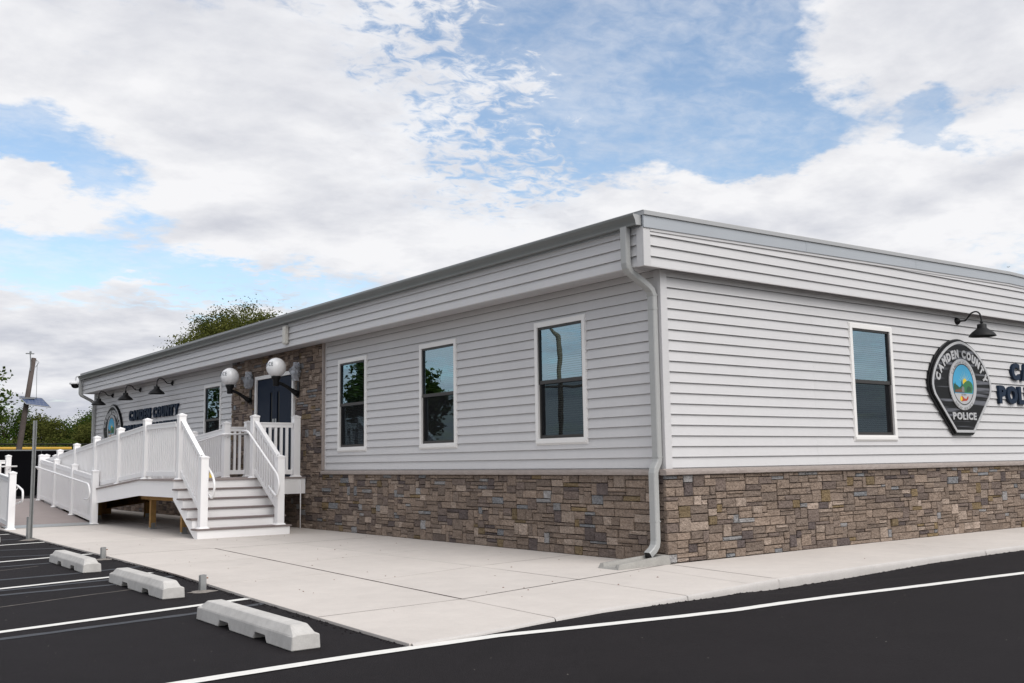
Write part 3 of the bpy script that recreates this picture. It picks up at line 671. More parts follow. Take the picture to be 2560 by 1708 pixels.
# --- windows (part) with sash, panes, screen, blind
def window(loc, rot, blind=.0, slat_tilt=32):
    b = MB(); w, h = WINW, WINH; t = .062
    for x0, x1, y0, y1 in ((0, w, 0, t+.014), (0, w, h-t, h), (0, t, t+.014, h-t), (w-t, w, t+.014, h-t)):
        b.box(x0, x1, y0, y1, -.04, .030)
    for x0, x1, y0, y1 in ((-.012, w+.012, -.012, .012), (-.012, w+.012, h-.012, h+.014), (-.012, .012, .012, h-.012), (w-.012, w+.012, .012, h-.012)):
        b.box(x0, x1, y0, y1, -.004, .020)
    b.box(.01, w-.01, .012, .05, .0305, .040)
    win = obj('window', b.mesh('window', M['wframe']), st, loc, rot)
    s = MB(); iw0, iw1, ih0, ih1 = t, w-t, t+.014, h-t; mid = ih0+(ih1-ih0)*.485; f = .03
    for x0, x1, y0, y1 in ((iw0, iw1, ih1-f, ih1), (iw0, iw0+f*.75, mid, ih1-f), (iw1-f, iw1, mid, ih1-f), (iw0, iw1, mid, mid+.05)): s.box(x0, x1, y0, y1, -.035, .010)
    for x0, x1, y0, y1 in ((iw0, iw1, ih0, ih0+f*1.4), (iw0, iw0+f*1.1, ih0+f*1.4, mid), (iw1-f*1.3, iw1, ih0+f*1.4, mid)): s.box(x0, x1, y0, y1, -.06, -.002)
    obj('sash', s.mesh('sash', M['bronze']), win)
    for nm, y0, y1, z in (('pane', mid+.05, ih1-f, -.012), ('pane', ih0+.04, mid, -.036)):
        p = MB(); p.add([(iw0, y0, z), (iw1, y0, z), (iw1, y1, z), (iw0, y1, z)], [(0, 1, 2, 3)]); obj(nm, p.mesh(nm, M['glass']), win)
    p = MB(); p.add([(iw0+.02, ih0+.03, -.004), (iw1-.02, ih0+.03, -.004), (iw1-.02, mid, -.004), (iw0+.02, mid, -.004)], [(0, 1, 2, 3)]); obj('insect_screen', p.mesh('insect_screen', M['netting']), win)
    if blind is not None:
        q = MB(); y = ih1-.04; c, s_ = math.cos(R(slat_tilt))*.0125, math.sin(R(slat_tilt))*.0125
        while y > ih0+.03+blind:
            q.add([(iw0+.075, y+s_, -.095-c), (iw1-.02, y+s_, -.095-c), (iw1-.02, y-s_, -.095+c), (iw0+.075, y-s_, -.095+c)], [(0, 1, 2, 3)]); y -= .030
        q.box(iw0+.02, iw1-.02, ih1-.035, ih1-.005, -.125, -.09)
        obj('blind', q.mesh('blind', M['blind']), win)
    return win
for (y, _), bl, tl in zip(winA, (0, .85, 0), (50, 25, 48)): window((-.002, y+WINW, WINZ), ROT_A, bl, tl)
window((-.002, winA2[0]+WINW, WINZ), ROT_A, .3, 10); window((winB, -.002, WINZ), ROT_B, 0, 50); window((11.5, -.002, WINZ), ROT_B, 0, 36)

# --- stone: random ashlar, each stone a bevelled rough block
PAL = [((0.247, 0.191, 0.154), 9), ((0.279, 0.215, 0.172), 8), ((0.214, 0.168, 0.139), 7), ((0.180, 0.141, 0.122), 4), ((0.127, 0.103, 0.098), 3), ((0.325, 0.259, 0.213), 3.2), ((0.404, 0.323, 0.268), 1.4)]
ACC = [(.225, .165, .095), (.20, .150, .090), (.27, .265, .268), (.225, .228, .238), (.31, .30, .298)]
PALF = [p for p, w in PAL for _ in range(int(w*10))]
def layout(na, nz, rs, blocked=None):
    occ = [[False]*na for _ in range(nz)]; out = []
    if blocked:
        for j in range(nz):
            for i in range(na): occ[j][i] = blocked(i, j)
    for j in range(nz):
        i = 0
        while i < na:
            if occ[j][i]: i += 1; continue
            h = rs.choices((1, 2, 3), (5, 6, 1.8))[0]; w = rs.choices((2, 3, 4, 5, 6, 7), (2.2, 4.5, 5.5, 5, 3.5, 1.5))[0]
            if h == 1: w = max(w, rs.choice((3, 4, 5, 6)))
            if h == 3: w = rs.choice((2, 3, 3, 4, 4, 5))
            h = min(h, nz-j); ww = 0
            while ww < w and i+ww < na and not occ[j][i+ww]: ww += 1
            w = ww
            if i+w < na and not occ[j][i+w] and (i+w+1 >= na or occ[j][i+w+1]): w += 1
            while h > 1 and any(occ[j+dj][i+di] for dj in range(h) for di in range(w)): h -= 1
            for dj in range(h):
                for di in range(w): occ[j+dj][i+di] = True
            out.append((i, j, w, h)); i += w
    return out
def stone_geo(a0, a1, z0, z1, fn, rs, deep=0.0):
    """rough-faced block: front face is a 3x3 patch with raised, uneven middle"""
    g_ = .0042; a0 += g_; a1 -= g_; z0 += g_*.9; z1 -= g_*.9
    d = .036+rs.uniform(0, .017); V = []; e = .006
    V += [fn(-.002, z0, a0), fn(-.002, z0, a1), fn(-.002, z1, a1), fn(-.002, z1, a0)]
    j_ = lambda: rs.uniform(-.0025, .0025)
    V += [fn(d-.007, z0+j_(), a0+j_()), fn(d-.007, z0+j_(), a1+j_()), fn(d-.007, z1+j_(), a1+j_()), fn(d-.007, z1+j_(), a0+j_())]
    A = [a0+e, a0+(a1-a0)*rs.uniform(.38, .62), a1-e]; Zz = [z0+e, z0+(z1-z0)*rs.uniform(.38, .62), z1-e]
    for q in Zz:
        for p in A: V.append(fn(d+rs.uniform(-.007, .007), q+rs.uniform(-.002, .002), p+rs.uniform(-.003, .003)))
    F = [(0, 1, 5, 4), (1, 2, 6, 5), (2, 3, 7, 6), (3, 0, 4, 7)]
    F += [(8, 9, 12, 11), (9, 10, 13, 12), (11, 12, 15, 14), (12, 13, 16, 15)]
    F += [(4, 5, 10, 9, 8), (5, 6, 16, 13, 10), (6, 7, 14, 15, 16), (7, 4, 8, 11, 14)]
    return V, F
STONES = []
def stone_field(fn, a0, a1, z0, z1, na, nz, seed, blocked=None, cull=False):
    rs = random.Random(seed); ca, cz = (a1-a0)/na, (z1-z0)/nz
    # uneven course heights and widths so that the grid does not show
    za_ = [z0+cz*(j+(rs.uniform(-.22, .22) if 0 < j < nz else 0)) for j in range(nz+1)]
    for (i, j, w, h) in layout(na, nz, rs, blocked):
        if w*ca < .03: continue
        j0 = lambda k: 0 if k in (0, na) else (math.sin(k*12.9898+seed*3.1)*43758.5 % 1-.5)*.3*ca
        p0, p1 = a0+i*ca+j0(i), a0+(i+w)*ca+j0(i+w)
        base = rs.choice(PALF); v = rs.uniform(.86, 1.14); col = tuple(c*v for c in base)
        if rs.random() < (.15 if h == 1 else .11 if w <= 3 else .03): col = tuple(c*v for c in rs.choice(ACC))
        V, F = stone_geo(p0, p1, za_[j], za_[j+h], fn, rs)
        c = sum((Vector(x) for x in V), Vector())/len(V); dist = (c-CAMP).length
        STONES.append((((p1-p0)*(za_[j+h]-za_[j]))/dist**2*(1.0 if c.y < .5 else .8), V, F, col))
stone_field(fnB, -.058, 13.0, .0, 1.012, 258, 20, 11)
stone_field(fnA, .0, PORT[0], .0, 1.012, 172, 20, 23)
# portal around the door, full height
nzp, nap = 69, 89
pa = (PORT[1]-PORT[0])/nap; pz = (SOF-.004)/nzp
stone_field(fnA, PORT[0], PORT[1], .0, SOF-.004, nap, nzp, 31, lambda i, j: DOOR[0]-.01 < PORT[0]+(i+.5)*pa < DOOR[1]+.01 and DOOR[2]-.05 < (j+.5)*pz < DOOR[3]+.01)
stone_field(fnA, PORT[1], L, .0, 1.012, 224, 20, 47)
STONES.sort(key=lambda s: -s[0])
for _, V, F, col in STONES[:300]:
    b = MB(); b.add(V, F); b.c = col; obj('stone', b.mesh('stone', M['stone']), st)
b = MB(); cs = []
for _, V, F, col in STONES[300:]:
    b.add(V, F); cs += [col]*len(V)
b.c = cs
tag(obj('stonework', b.mesh('stonework', M['stone']), st), kind='stuff')
# stone cap over the base, in lengths
def cap_len(fn, a0, a1):
    b = MB(); n = max(2, int((a1-a0)/.06)); P_ = [(-.004, 1.014), (.074, 1.014), (.086, 1.022), (.088, 1.05), (.082, 1.072), (.02, 1.088), (-.004, 1.088)]; m_ = len(P_); vs_ = []
    for i in range(n+1):
        a = a0+(a1-a0)*i/n
        for k, (o_, z) in enumerate(P_): vs_.append(fn(o_+(random.uniform(-.003, .003) if 1 < k < 5 else 0), z+(random.uniform(-.002, .002) if k in (2, 3, 4) else 0), a))
    b.add(vs_, [(i*m_+k, i*m_+(k+1) % m_, (i+1)*m_+(k+1) % m_, (i+1)*m_+k) for i in range(n) for k in range(m_)]+[tuple(range(m_)), tuple(n*m_+k for k in range(m_))[::-1]])
    obj('stone_cap', b.mesh('stone_cap', M['cap']), st)
edges = [-.088, 1.2, 2.4, 3.6, 4.8, 6.0, 7.2, 8.4, 9.6, 10.8, 12.0, 13.0]
for x0, x1 in zip(edges[:-1], edges[1:]): cap_len(fnB, x0, x1-.002)
edges = [.0, 1.1, 2.3, 3.5, 4.7, 5.9, 7.1, PORT[0]-.0]
for x0, x1 in zip(edges[:-1], edges[1:]): cap_len(fnA, x0, x1-.002)
edges = [PORT[1]+.01+i*1.2 for i in range(9)]+[L]
for x0, x1 in zip(edges[:-1], edges[1:]): cap_len(fnA, x0, x1-.002)
trimbox('portal_trim', -.068, -.0005, PORT[0]-.048, PORT[0]+.0, 1.0885, SOF-.008, 'cap', .006)

# --- double door
dr = MB(); y0, y1, z0, z1 = DOOR
FW = .075
dr.box(-.075, .0, y0, y0+FW, z0, z1); dr.box(-.075, .0, y1-FW, y1, z0, z1); dr.box(-.075, .0, y0+FW, y1-FW, z1-FW, z1)
door = obj('door', dr.mesh('door', M['wframe']), st)
ym = (y0+y1)/2
for s_, ya, yb in ((-1, y0+FW+.002, ym-.002), (1, ym+.002, y1-FW-.002)):
    lf = MB(); lx0, lx1 = -.040, -.0005
    # leaf built round its narrow vision lite
    g0, g1 = (ym-.235, ym-.115) if s_ < 0 else (ym+.115, ym+.235)
    lf.box(lx0, lx1, ya, g0, z0+.01, z1-FW-.004); lf.box(lx0, lx1, g1, yb, z0+.01, z1-FW-.004)
    lf.box(lx0, lx1, g0, g1, z0+.01, z0+.62); lf.box(lx0, lx1, g0, g1, z1-FW-.30, z1-FW-.004)
    obj('door_leaf', lf.mesh('door_leaf', M['navy']), door)
    gl = MB(); gl.box(-.022, -.016, g0, g1, z0+.62, z1-FW-.30); obj('vision_lite', gl.mesh('vision_lite', M['gloss_black']), door)
    hd = MB(); hy = ym+s_*.06; hd.tube([(-.04, hy, z0+.98), (-.085, hy, z0+.98), (-.09, hy+s_*.11, z0+.98)], .010, 8); hd.lathe([(.03, -.046), (.03, -.04)], (0, hy, z0+.98), 14, 'X')
    hd.box(-.044, -.040, hy-.035, hy+.035, z0+1.08, z0+1.17); obj('handle', hd.mesh('handle', M['galv'], False), door)

# ================================================================== WALL-MOUNTED THINGS
def gooseneck(loc, rot, label, group):
    t = thing('gooseneck_lamp', label, 'lamp', loc, rot, group)
    b = MB(); b.lathe([(.062, .0), (.062, .012), (.05, .03), (.034, .052), (.02, .06)], (0, 0, .0), 20, 'Z'); obj('wall_plate', b.mesh('wall_plate', M['black'], True), t)
    pts = []
    for i in range(25):
        u_ = i/24; a = u_
        # out along z, dips then rises over a crook and drops into the shade
        z = .05+.36*min(1, u_*1.28) if u_ < .8 else .0
        pts.append((0, 0, 0))
    key = [(0, .05), (-.004, .10), (.0, .15), (.045, .20), (.095, .245), (.115, .295), (.112, .345), (.08, .385), (.02, .405), (-.05, .410), (-.075, .410)]
    P_ = []
    for i in range(len(key)-1):
        p0 = key[max(i-1, 0)]; p1 = key[i]; p2 = key[i+1]; p3 = key[min(i+2, len(key)-1)]
        for k in range(4):
            s_ = k/4; q = [.5*((2*b1)+(-a1+c1)*s_+(2*a1-5*b1+4*c1-d1)*s_*s_+(-a1+3*b1-3*c1+d1)*s_**3) for a1, b1, c1, d1 in zip(p0, p1, p2, p3)]
            P_.append((0, q[0], q[1]))
    P_.append((0,)+key[-1])
    b = MB(); b.tube(P_, .0125, 10); obj('arm', b.mesh('arm', M['black'], True), t)
    zc_ = .41
    b = MB(); b.lathe([(.016, -.045), (.026, -.05), (.026, -.066), (.018, -.075), (.02, -.088), (.062, -.092), (.070, -.10), (.070, -.148), (.078, -.16), (.125, -.195), (.165, -.228), (.193, -.262), (.200, -.278), (.203, -.284), (.199, -.284), (.185, -.262), (.155, -.228), (.10, -.19), (.06, -.165), (.0, -.16)], (0, 0, zc_), 36, 'Y', False)
    obj('shade', b.mesh('shade', M['black'], True), t)
    b = MB(); b.lathe([(.0, -.255), (.03, -.25), (.036, -.23), (.03, -.2), (.022, -.17)], (0, 0, zc_), 14, 'Y', False); obj('bulb', b.mesh('bulb', M['globe'], True), t)
    return t
g0 = gooseneck((-.012, 22.43, 3.308), ROT_A, 'black gooseneck wall lamp at the far end of the front wall, above the round sign', 'black gooseneck wall lamps')
dup(g0, None, (-.012, 19.82, 3.308), ROT_A, 'middle black gooseneck lamp on the front wall, left of the letters COUNTY')
dup(g0, None, (-.012, 17.21, 3.308), ROT_A, 'black gooseneck lamp on the front wall nearest to the entrance door')
dup(g0, None, (6.686, -.012, 3.323), ROT_B, 'black gooseneck lamp over the sign on the gable wall')

def ell(cx, cy, rx, ry, a0, a1, n): return [(cx+rx*math.cos(R(a0+(a1-a0)*i/n)), cy+ry*math.sin(R(a0+(a1-a0)*i/n))) for i in range(n+1)]
def shield_poly(s_=1.0, n=30):
    """patch outline: rounded top, widest below the middle, straight sides to a narrow foot"""
    P_ = []
    for i in range(n+1):
        a = R(180*i/n); c, q = math.cos(a), math.sin(a); e = 2/1.72
        P_.append((math.copysign(abs(c)**e, c)*.885*s_, q**e*.705*s_ if q > 0 else 0))
    foot = [(-.872*s_, -.07*s_), (-.835*s_, -.15*s_), (-.262*s_, -.735*s_), (.262*s_, -.735*s_), (.835*s_, -.15*s_), (.872*s_, -.07*s_)]
    return P_+foot
def plate(name, poly, z0, z1, m, parent, bv=0.0):
    b = MB(); b.prism(poly, z0, z1, lambda p, q, t: (p, q, t)); me = b.mesh(name, M[m])
    return obj(name, me, parent)
def ring(name, outer, inner, z0, z1, m, parent):
    n = len(outer); b = MB(); vs_ = [(*p, z) for z in (z0, z1) for p in outer]+[(*p, z) for z in (z0, z1) for p in inner]
    fs = []
    for i in range(n):
        j = (i+1) % n
        fs += [(i, j, n+j, n+i), (2*n+j, 2*n+i, 3*n+i, 3*n+j), (n+i, n+j, 3*n+j, 3*n+i), (j, i, 2*n+i, 2*n+j)]
    b.add(vs_, fs); return obj(name, b.mesh(name, M[m]), parent)
def arc_text(parent, txt, rx, ry, a0, a1, h, wfac, z, m, bold, depth, name='letter', inward=False, space=.30, gap=.11):
    """letters set along an ellipse, spaced by their widths measured along the curve"""
    N_ = 240; pts = [(rx*math.cos(R(a0+(a1-a0)*k/N_)), ry*math.sin(R(a0+(a1-a0)*k/N_)), a0+(a1-a0)*k/N_) for k in range(N_+1)]
    cum = [0.0]
    for p, q in zip(pts[:-1], pts[1:]): cum.append(cum[-1]+math.hypot(q[0]-p[0], q[1]-p[1]))
    ws = [space if c == ' ' else glyph(c, bold, m, .5)[1] for c in txt]; tot = sum(ws)+gap*(len(txt)-1); x = 0
    for c, w in zip(txt, ws):
        d = (x+w/2)/tot*cum[-1]; x += w+gap
        if c == ' ': continue
        k = min(range(N_+1), key=lambda i_: abs(cum[i_]-d)); px, py, a = pts[k]
        nx, ny = math.cos(R(a))/rx, math.sin(R(a))/ry
        if inward: nx, ny = -nx, -ny
        me, w_, gh = glyph(c, bold, m, .5); k_ = cum[-1]/tot
        obj(name, me, parent, (px, py, z+depth/2), (0, 0, math.atan2(ny, nx)-math.pi/2), (k_*wfac, h/gh, depth))
def shield(loc, rot, label):
    t = thing('wall_sign', label, 'sign', loc, rot, 'shield shaped wall signs'); t.scale = (1, 1, .62)
    back = shield_poly(1.055); plate('backing', [(x-.012, y) for x, y in back], .02, .075, 'gloss_black', t)
    plate('backing', shield_poly(1.03), .0755, .10, 'black', t)
    plate('face', shield_poly(1.0), .1005, .108, 'streak', t)
    ring('border', shield_poly(1.0), [(x, y) for x, y in shield_poly(.945)], .1085, .124, 'silver', t)
    arc_text(t, 'CAMDEN COUNTY', .655, .435, 174, 6, .135, 1.0, .1085, M['silver'], .06, .016)
    text_row(t, 'POLICE', -.345, .70, -.535, .115, .1085, M['silver'], .04, .016, .10)
    # seal
    sl = plate('seal', ell(0, .02, .405, .405, 0, 360, 48)[:-1], .1085, .132, 'silver', t)
    E = lambda rx, ry, a, b, n=40: ell(0, .02, rx, ry, a, b, n)
    ring('rim', E(.318, .325, 0, 360)[:-1], E(.305, .312, 0, 360)[:-1], .1325, .1345, 'black', sl)
    plate('picture', E(.304, .311, -27, 207), .1325, .1338, 'seal_blue', sl)
    for k in range(9):
        a = 20+k*17; b = MB(); c_, s_ = math.cos(R(a)), math.sin(R(a)); r0, r1 = .09, .21
        b.add([(.05+c_*r0-s_*.004, .03+s_*r0+c_*.004, .1342), (.05+c_*r0+s_*.004, .03+s_*r0-c_*.004, .1342), (.05+c_*r1, .03+s_*r1, .1342)], [(0, 1, 2)]); obj('ray', b.mesh('ray', M['seal_ray']), sl)
    plate('sun_disc', ell(.05, .055, .062, .062, 0, 360, 20)[:-1], .134, .1352, 'seal_yellow', sl)
    plate('hill', [(-.05, -.11), (.255, -.11), (.285, -.04), (.28, .02), (.24, .06), (.17, .085), (.09, .075), (.02, .04), (-.05, -.02)], .1354, .1366, 'seal_green', sl)
    plate('wood', [(-.27, -.11), (.02, -.11), (.0, -.03), (-.06, .0), (-.12, -.03), (-.2, .01), (-.285, .03), (-.29, -.03)], .1368, .1378, 'seal_dkgreen', sl)
    plate('pine', [(-.07, -.03), (-.01, -.03), (-.04, .10)], .1379, .1388, 'seal_dkgreen', sl)
    plate('pine', [(-.26, -.02), (-.22, -.02), (-.24, .06)], .1379, .1388, 'seal_dkgreen', sl)
    plate('field', [(-.26, -.11), (.02, -.11), (-.02, -.055), (-.12, -.05), (-.25, -.07)], .1379, .1386, 'seal_brown', sl)
    plate('house', [(-.06, -.10), (.015, -.10), (.015, -.03), (-.02, -.005), (-.06, -.03)], .1389, .1398, 'seal_grey', sl)
    plate('tree_line', [(.08, -.10), (.22, -.08), (.24, -.03), (.15, .0), (.09, -.04)], .1368, .1376, 'seal_dkgreen', sl)
    plate('horn', [(-.11, -.215), (-.085, -.165), (-.04, -.165), (.01, -.20), (.07, -.205), (.11, -.165), (.135, -.165), (.125, -.205), (.07, -.238), (.0, -.24), (-.07, -.25)], .1325, .1345, 'seal_red', sl)
    plate('fruit', ell(-.085, -.205, .032, .038, 0, 360, 14)[:-1], .1347, .1356, 'seal_yellow', sl)
    text_row(sl, 'EST. 1844', -.07, .14, -.155, .028, .1325, M['seal_grey'], .02, .002)
    arc_text(sl, 'CAMDEN COUNTY', .335, .345, 152, 28, .042, .9, .1325, M['seal_grey'], .02, .002)
    arc_text(sl, 'NEW JERSEY', .375, .385, 224, 316, .042, .9, .1325, M['seal_grey'], .02, .002, inward=True)
    return t
shield((6.615, -.012, 2.285), ROT_B, 'black and silver police sign with oval seal on the gable wall')
shield((-.012, 22.24, 2.30), ROT_A, 'black and silver police sign with oval seal on the front wall behind the ramp')
def wall_letters(loc, rot, x_top, w_top, x_bot, w_bot, label):
    t = thing('wall_lettering', label, 'lettering', loc, rot, 'raised navy wall lettering')
    for o in text_row(t, 'CAMDEN COUNTY', x_top, w_top, .405, .29, .004, M['letter'], .055, .045, .12): pass
    for o in text_row(t, 'POLICE DEPARTMENT', x_bot, w_bot, 0, .30, .004, M['letter'], .055, .045, .11): pass
    return t
wall_letters((-.016, 21.15, 2.075), ROT_A, .46, 4.03, 0, 4.95, 'navy raised letters on the front wall, partly hidden by the ramp railing')
wall_letters((7.79, -.016, 2.035), ROT_B, .47, 4.03, 0, 4.95, 'navy raised letters cut off at the right edge, on the gable wall')

# globe lamps
def globe_lamp(loc, label):
    t = thing('globe_lamp', label, 'lamp', loc, ROT_A, 'white police globe lamps')
    b = MB(); b.box(-.055, .055, -.16, .15, .0, .022); me = b.mesh('wall_plate', M['black']); bevel(me, .006); obj('wall_plate', me, t)
    b = MB(); b.tube([(0, -.085, .02), (0, -.055, .08), (0, -.005, .16), (0, .05, .25), (0, .095, .34), (0, .115, .42), (0, .115, .475)], [.062, .052, .036, .032, .031, .030, .030], 14); obj('arm', b.mesh('arm', M['black'], True), t)
    b = MB(); b.lathe([(.0, .055), (.05, .055), (.058, .065), (.058, .145), (.064, .16), (.086, .205), (.090, .212), (.090, .245), (.05, .25)], (0, 0, .475), 24, 'Y'); obj('fitter', b.mesh('fitter', M['black'], True), t)
    RG = .188; cy = .415
    b = MB(); b.lathe([(RG*math.sin(R(a)), -RG*math.cos(R(a))) for a in range(26, 181, 7)]+[(.0005, RG)], (0, cy, .475), 36, 'Y', False); gl = obj('globe', b.mesh('globe', M['globe'], True), t)
    txt = 'POLICE'; stp = 17.0
    for i, c in enumerate(txt):
        a = R((i-2.5)*stp); me, w, gh = glyph(c, 0, M['letter'], .5)
        obj('letter', me, gl, (math.sin(a)*(RG+.0005), cy+.012, .475+math.cos(a)*(RG+.0005)), (0, a, 0), (.070, .080/gh, .004))
    return t
globe_lamp((-.048, 12.13, 2.655), 'white globe lamp reading police, left of the entrance door')
globe_lamp((-.048, 9.80, 2.660), 'white globe lamp reading police, right of the entrance door')
# lanterns still wrapped in clear plastic
def wrapped(loc, label, seed):
    t = thing('wrapped_lantern', label, 'lamp', loc, ROT_A, 'plastic wrapped lanterns')
    b = MB(); b.box(-.045, .045, -.10, .12, .0, .02); b.box(-.05, .05, -.06, .08, .04, .12); b.box(-.02, .02, .02, .05, .02, .05); b.box(-.06, .06, .08, .095, .03, .13); b.box(-.055, .055, -.075, -.06, .035, .125); obj('lantern', b.mesh('lantern', M['galv']), t)
    rs = random.Random(seed); b = MB(); n, m_ = 9, 6; vs_ = []
    for j in range(m_+1):
        v = j/m_; prof = .055+.055*math.sin(math.pi*min(1, v*1.15))
        for i in range(n):
            a = 2*math.pi*i/n; k = 1+rs.uniform(-.28, .28)
            vs_.append((math.cos(a)*prof*k, -.17+v*.36, max(.003, .075+math.sin(a)*prof*k)))
    b.add(vs_, [(j*n+i, j*n+(i+1) % n, (j+1)*n+(i+1) % n, (j+1)*n+i) for j in range(m_) for i in range(n)]); obj('plastic_bag', b.mesh('plastic_bag', M['film']), t)
wrapped((-.055, 12.09, 3.0), 'wall lantern wrapped in clear plastic, left of the entrance door', 3)
wrapped((-.055, 9.76, 3.0), 'wall lantern wrapped in clear plastic, right of the entrance door', 5)
# narrow box on the overhang
t = thing('signal_box', 'narrow off-white box fixed upright to the overhang above the entrance', 'box', (-DA-.018, 9.52, 3.51), ROT_A)
b = MB(); b.box(-.075, .075, 0, .34, .004, .075); me = b.mesh('case', M['beige']); bevel(me, .012, 2); obj('case', me, t)
b = MB(); b.box(-.05, .05, -.012, .012, .012, .05); obj('bracket', b.mesh('bracket', M['beige']), t)
# dome camera at the far corner
t = thing('dome_camera', 'white dome security camera hanging off the far roof corner', 'camera', (-.35, L+.06, 4.04))
b = MB(); b.tube([(.0, -.03, -.01), (-.10, .10, .0), (-.16, .2, -.02), (-.17, .23, -.07), (-.17, .23, -.16)], .02, 10); obj('bracket', b.mesh('bracket', M['plastic_white'], True), t)
b = MB(); b.lathe([(.03, -.14), (.07, -.15), (.12, -.18), (.175, -.20), (.18, -.24), (.175, -.255)], (-.17, .23, 0), 24); obj('housing', b.mesh('housing', M['plastic_white'], True), t)
b = MB(); b.lathe([(.14, -.2555), (.128, -.29), (.10, -.345), (.06, -.372), (.0, -.38)], (-.17, .23, 0), 24); obj('dome', b.mesh('dome', M['gloss_black'], True), t)

# ================================================================== STAIRS, DECK, RAMP
DZ = .972; RISE = DZ/6; RUN = .242; YD = 9.435      # deck level, step rise/run, deck front edge
def vinyl_post(parent, x, y, z0, z1, w=.127, capped=True):
    b = MB(); h = w/2
    b.box(x-h, x+h, y-h, y+h, z0, z1-.03)
    po = obj('post', b.mesh('post', M['white']), parent)
    c = MB(); k = h+.012
    c.box(x-k+.004, x+k-.004, y-k+.004, y+k-.004, z1-.045, z1-.02)
    c.add([(x-k, y-k, z1-.02), (x+k, y-k, z1-.02), (x+k, y+k, z1-.02), (x-k, y+k, z1-.02), (x, y, z1+.012)], [(0, 3, 2, 1), (0, 1, 4), (1, 2, 4), (2, 3, 4), (3, 0, 4)])
    obj('post_cap', c.mesh('post_cap', M['white']), po)
    c = MB(); k = h+.028
    c.add([(x-k, y-k, z0), (x+k, y-k, z0), (x+k, y+k, z0), (x-k, y+k, z0)]+[(x+sx*(h+.004), y+sy*(h+.004), z0+.028) for sx, sy in ((-1, -1), (1, -1), (1, 1), (-1, 1))], [(0, 3, 2, 1), (0, 1, 5, 4), (1, 2, 6, 5), (2, 3, 7, 6), (3, 0, 4, 7), (4, 5, 6, 7)])
    obj('base_trim', c.mesh('base_trim', M['white']), po)
    return po
_bal = {}
def railing(parent, p, q, zp_, zq_, top=1.02, bot=.055, spacing=.108, pw=.044, half=.075):
    """vinyl rail panel between two post centres; z values are the walking surface"""
    P_, Q_ = Vector((p[0], p[1], zp_)), Vector((q[0], q[1], zq_)); hor = Vector((Q_.x-P_.x, Q_.y-P_.y, 0)); Ln = hor.length; u_ = hor/Ln
    sl = (zq_-zp_)/Ln
    A, B_ = P_+u_*half+Vector((0, 0, sl*half)), Q_-u_*half-Vector((0, 0, sl*half))
    b = MB(); Z = Vector((0, 0, 1))
    b.obar(A+Z*(top-.045), B_+Z*(top-.045), .055, .085); b.obar(A+Z*(top-.006), B_+Z*(top-.006), .080, .024)
    b.obar(A+Z*(bot+.04), B_+Z*(bot+.04), .05, .085)
    rl = obj('railing', b.mesh('railing', M['white']), parent)
    n = max(2, int(round((Ln-2*half)/spacing))); hb = round(top-.09-(bot+.08), 4)
    key = (hb, round(sl, 3))
    if key not in _bal:
        c = MB(); c.box(-pw/2, pw/2, -pw/2, pw/2, -hb/2-.004, hb/2+.004); _bal[key] = c.mesh('baluster', M['white'])
    for i in range(n-1 if n > 2 else 1):
        f = (i+1)/n; c_ = A+(B_-A)*f
        obj('baluster', _bal[key], rl, (c_.x, c_.y, c_.z+bot+.08+hb/2))
    return rl
def pipe(parent, pts, r_=.02, name='handrail'):
    pts = [Vector(p) for p in pts]; P_ = [pts[0]]
    for i in range(1, len(pts)-1):
        a, c, b_ = pts[i-1], pts[i], pts[i+1]; d = min(.09, (c-a).length*.45, (b_-c).length*.45)
        s0 = c+(a-c).normalized()*d; s1 = c+(b_-c).normalized()*d
        for k in range(6):
            t_ = k/5; P_.append(s0*(1-t_)**2+c*2*t_*(1-t_)+s1*t_**2)
    P_.append(pts[-1]); b = MB(); b.tube(P_, r_, 10); return obj(name, b.mesh(name, M['white'], True), parent)
def bracket(parent, p, q):
    p, q = Vector(p), Vector(q); b = MB(); m_ = (p+q)/2-Vector((0, 0, .035)); b.tube([p-Vector((0, 0, .06)), m_-Vector((0, 0, .01)), q], .009, 8); return obj('bracket', b.mesh('bracket', M['white'], True), parent)

stairs = thing('entrance_stairs', 'white flight of six steps with grey treads and white railings up to the door deck', 'stairs')
SX0, SX1 = -2.575, -.93
for k in range(6):
    yk = YD-.022-(5-k)*RUN+.03; z0, z1 = k*RISE, (k+1)*RISE
    b = MB(); b.box(SX0, SX1, yk, yk+.02, z0+(.0 if k else .0), z1-.028); obj('riser', b.mesh('riser', M['white']), stairs)
    if k < 5:
        b = MB(); b.box(SX0-.03, SX1+.03, yk-.026, yk+RUN-.0005, z1-.027, z1); me = b.mesh('tread', M['nosing']); bevel(me, .005, 2); obj('tread', me, stairs)
y_b = YD-.022-5*RUN+.03
for x0, x1 in ((SX0, SX0+.022), (SX1-.022, SX1)):
    poly = [(y_b+.021, .0)]
    for k in range(6):
        yk = y_b+k*RUN
        poly += [(yk+.0205, (k+1)*RISE-.0275), (yk+RUN+.0205, (k+1)*RISE-.0275)] if k < 5 else [(yk+.0205, 5*RISE-.0275)]
    poly += [(y_b+5*RUN+.0205, .62), (y_b+.16, .0)]
    b = MB(); b.prism(poly, x0, x1, lambda p, q, t_: (t_, p, q)); obj('stringer', b.mesh('stringer', M['white']), stairs)
RXL, RXR = -2.44, -1.065; YN0, YN1 = 8.372, 9.50
for x in (RXL, RXR):
    vinyl_post(stairs, x, YN0, RISE, 1.372); vinyl_post(stairs, x, YN1, DZ, 2.135)
    railing(stairs, (x, YN0), (x, YN1), .335, DZ+.095, top=1.0, bot=.03, spacing=.108)
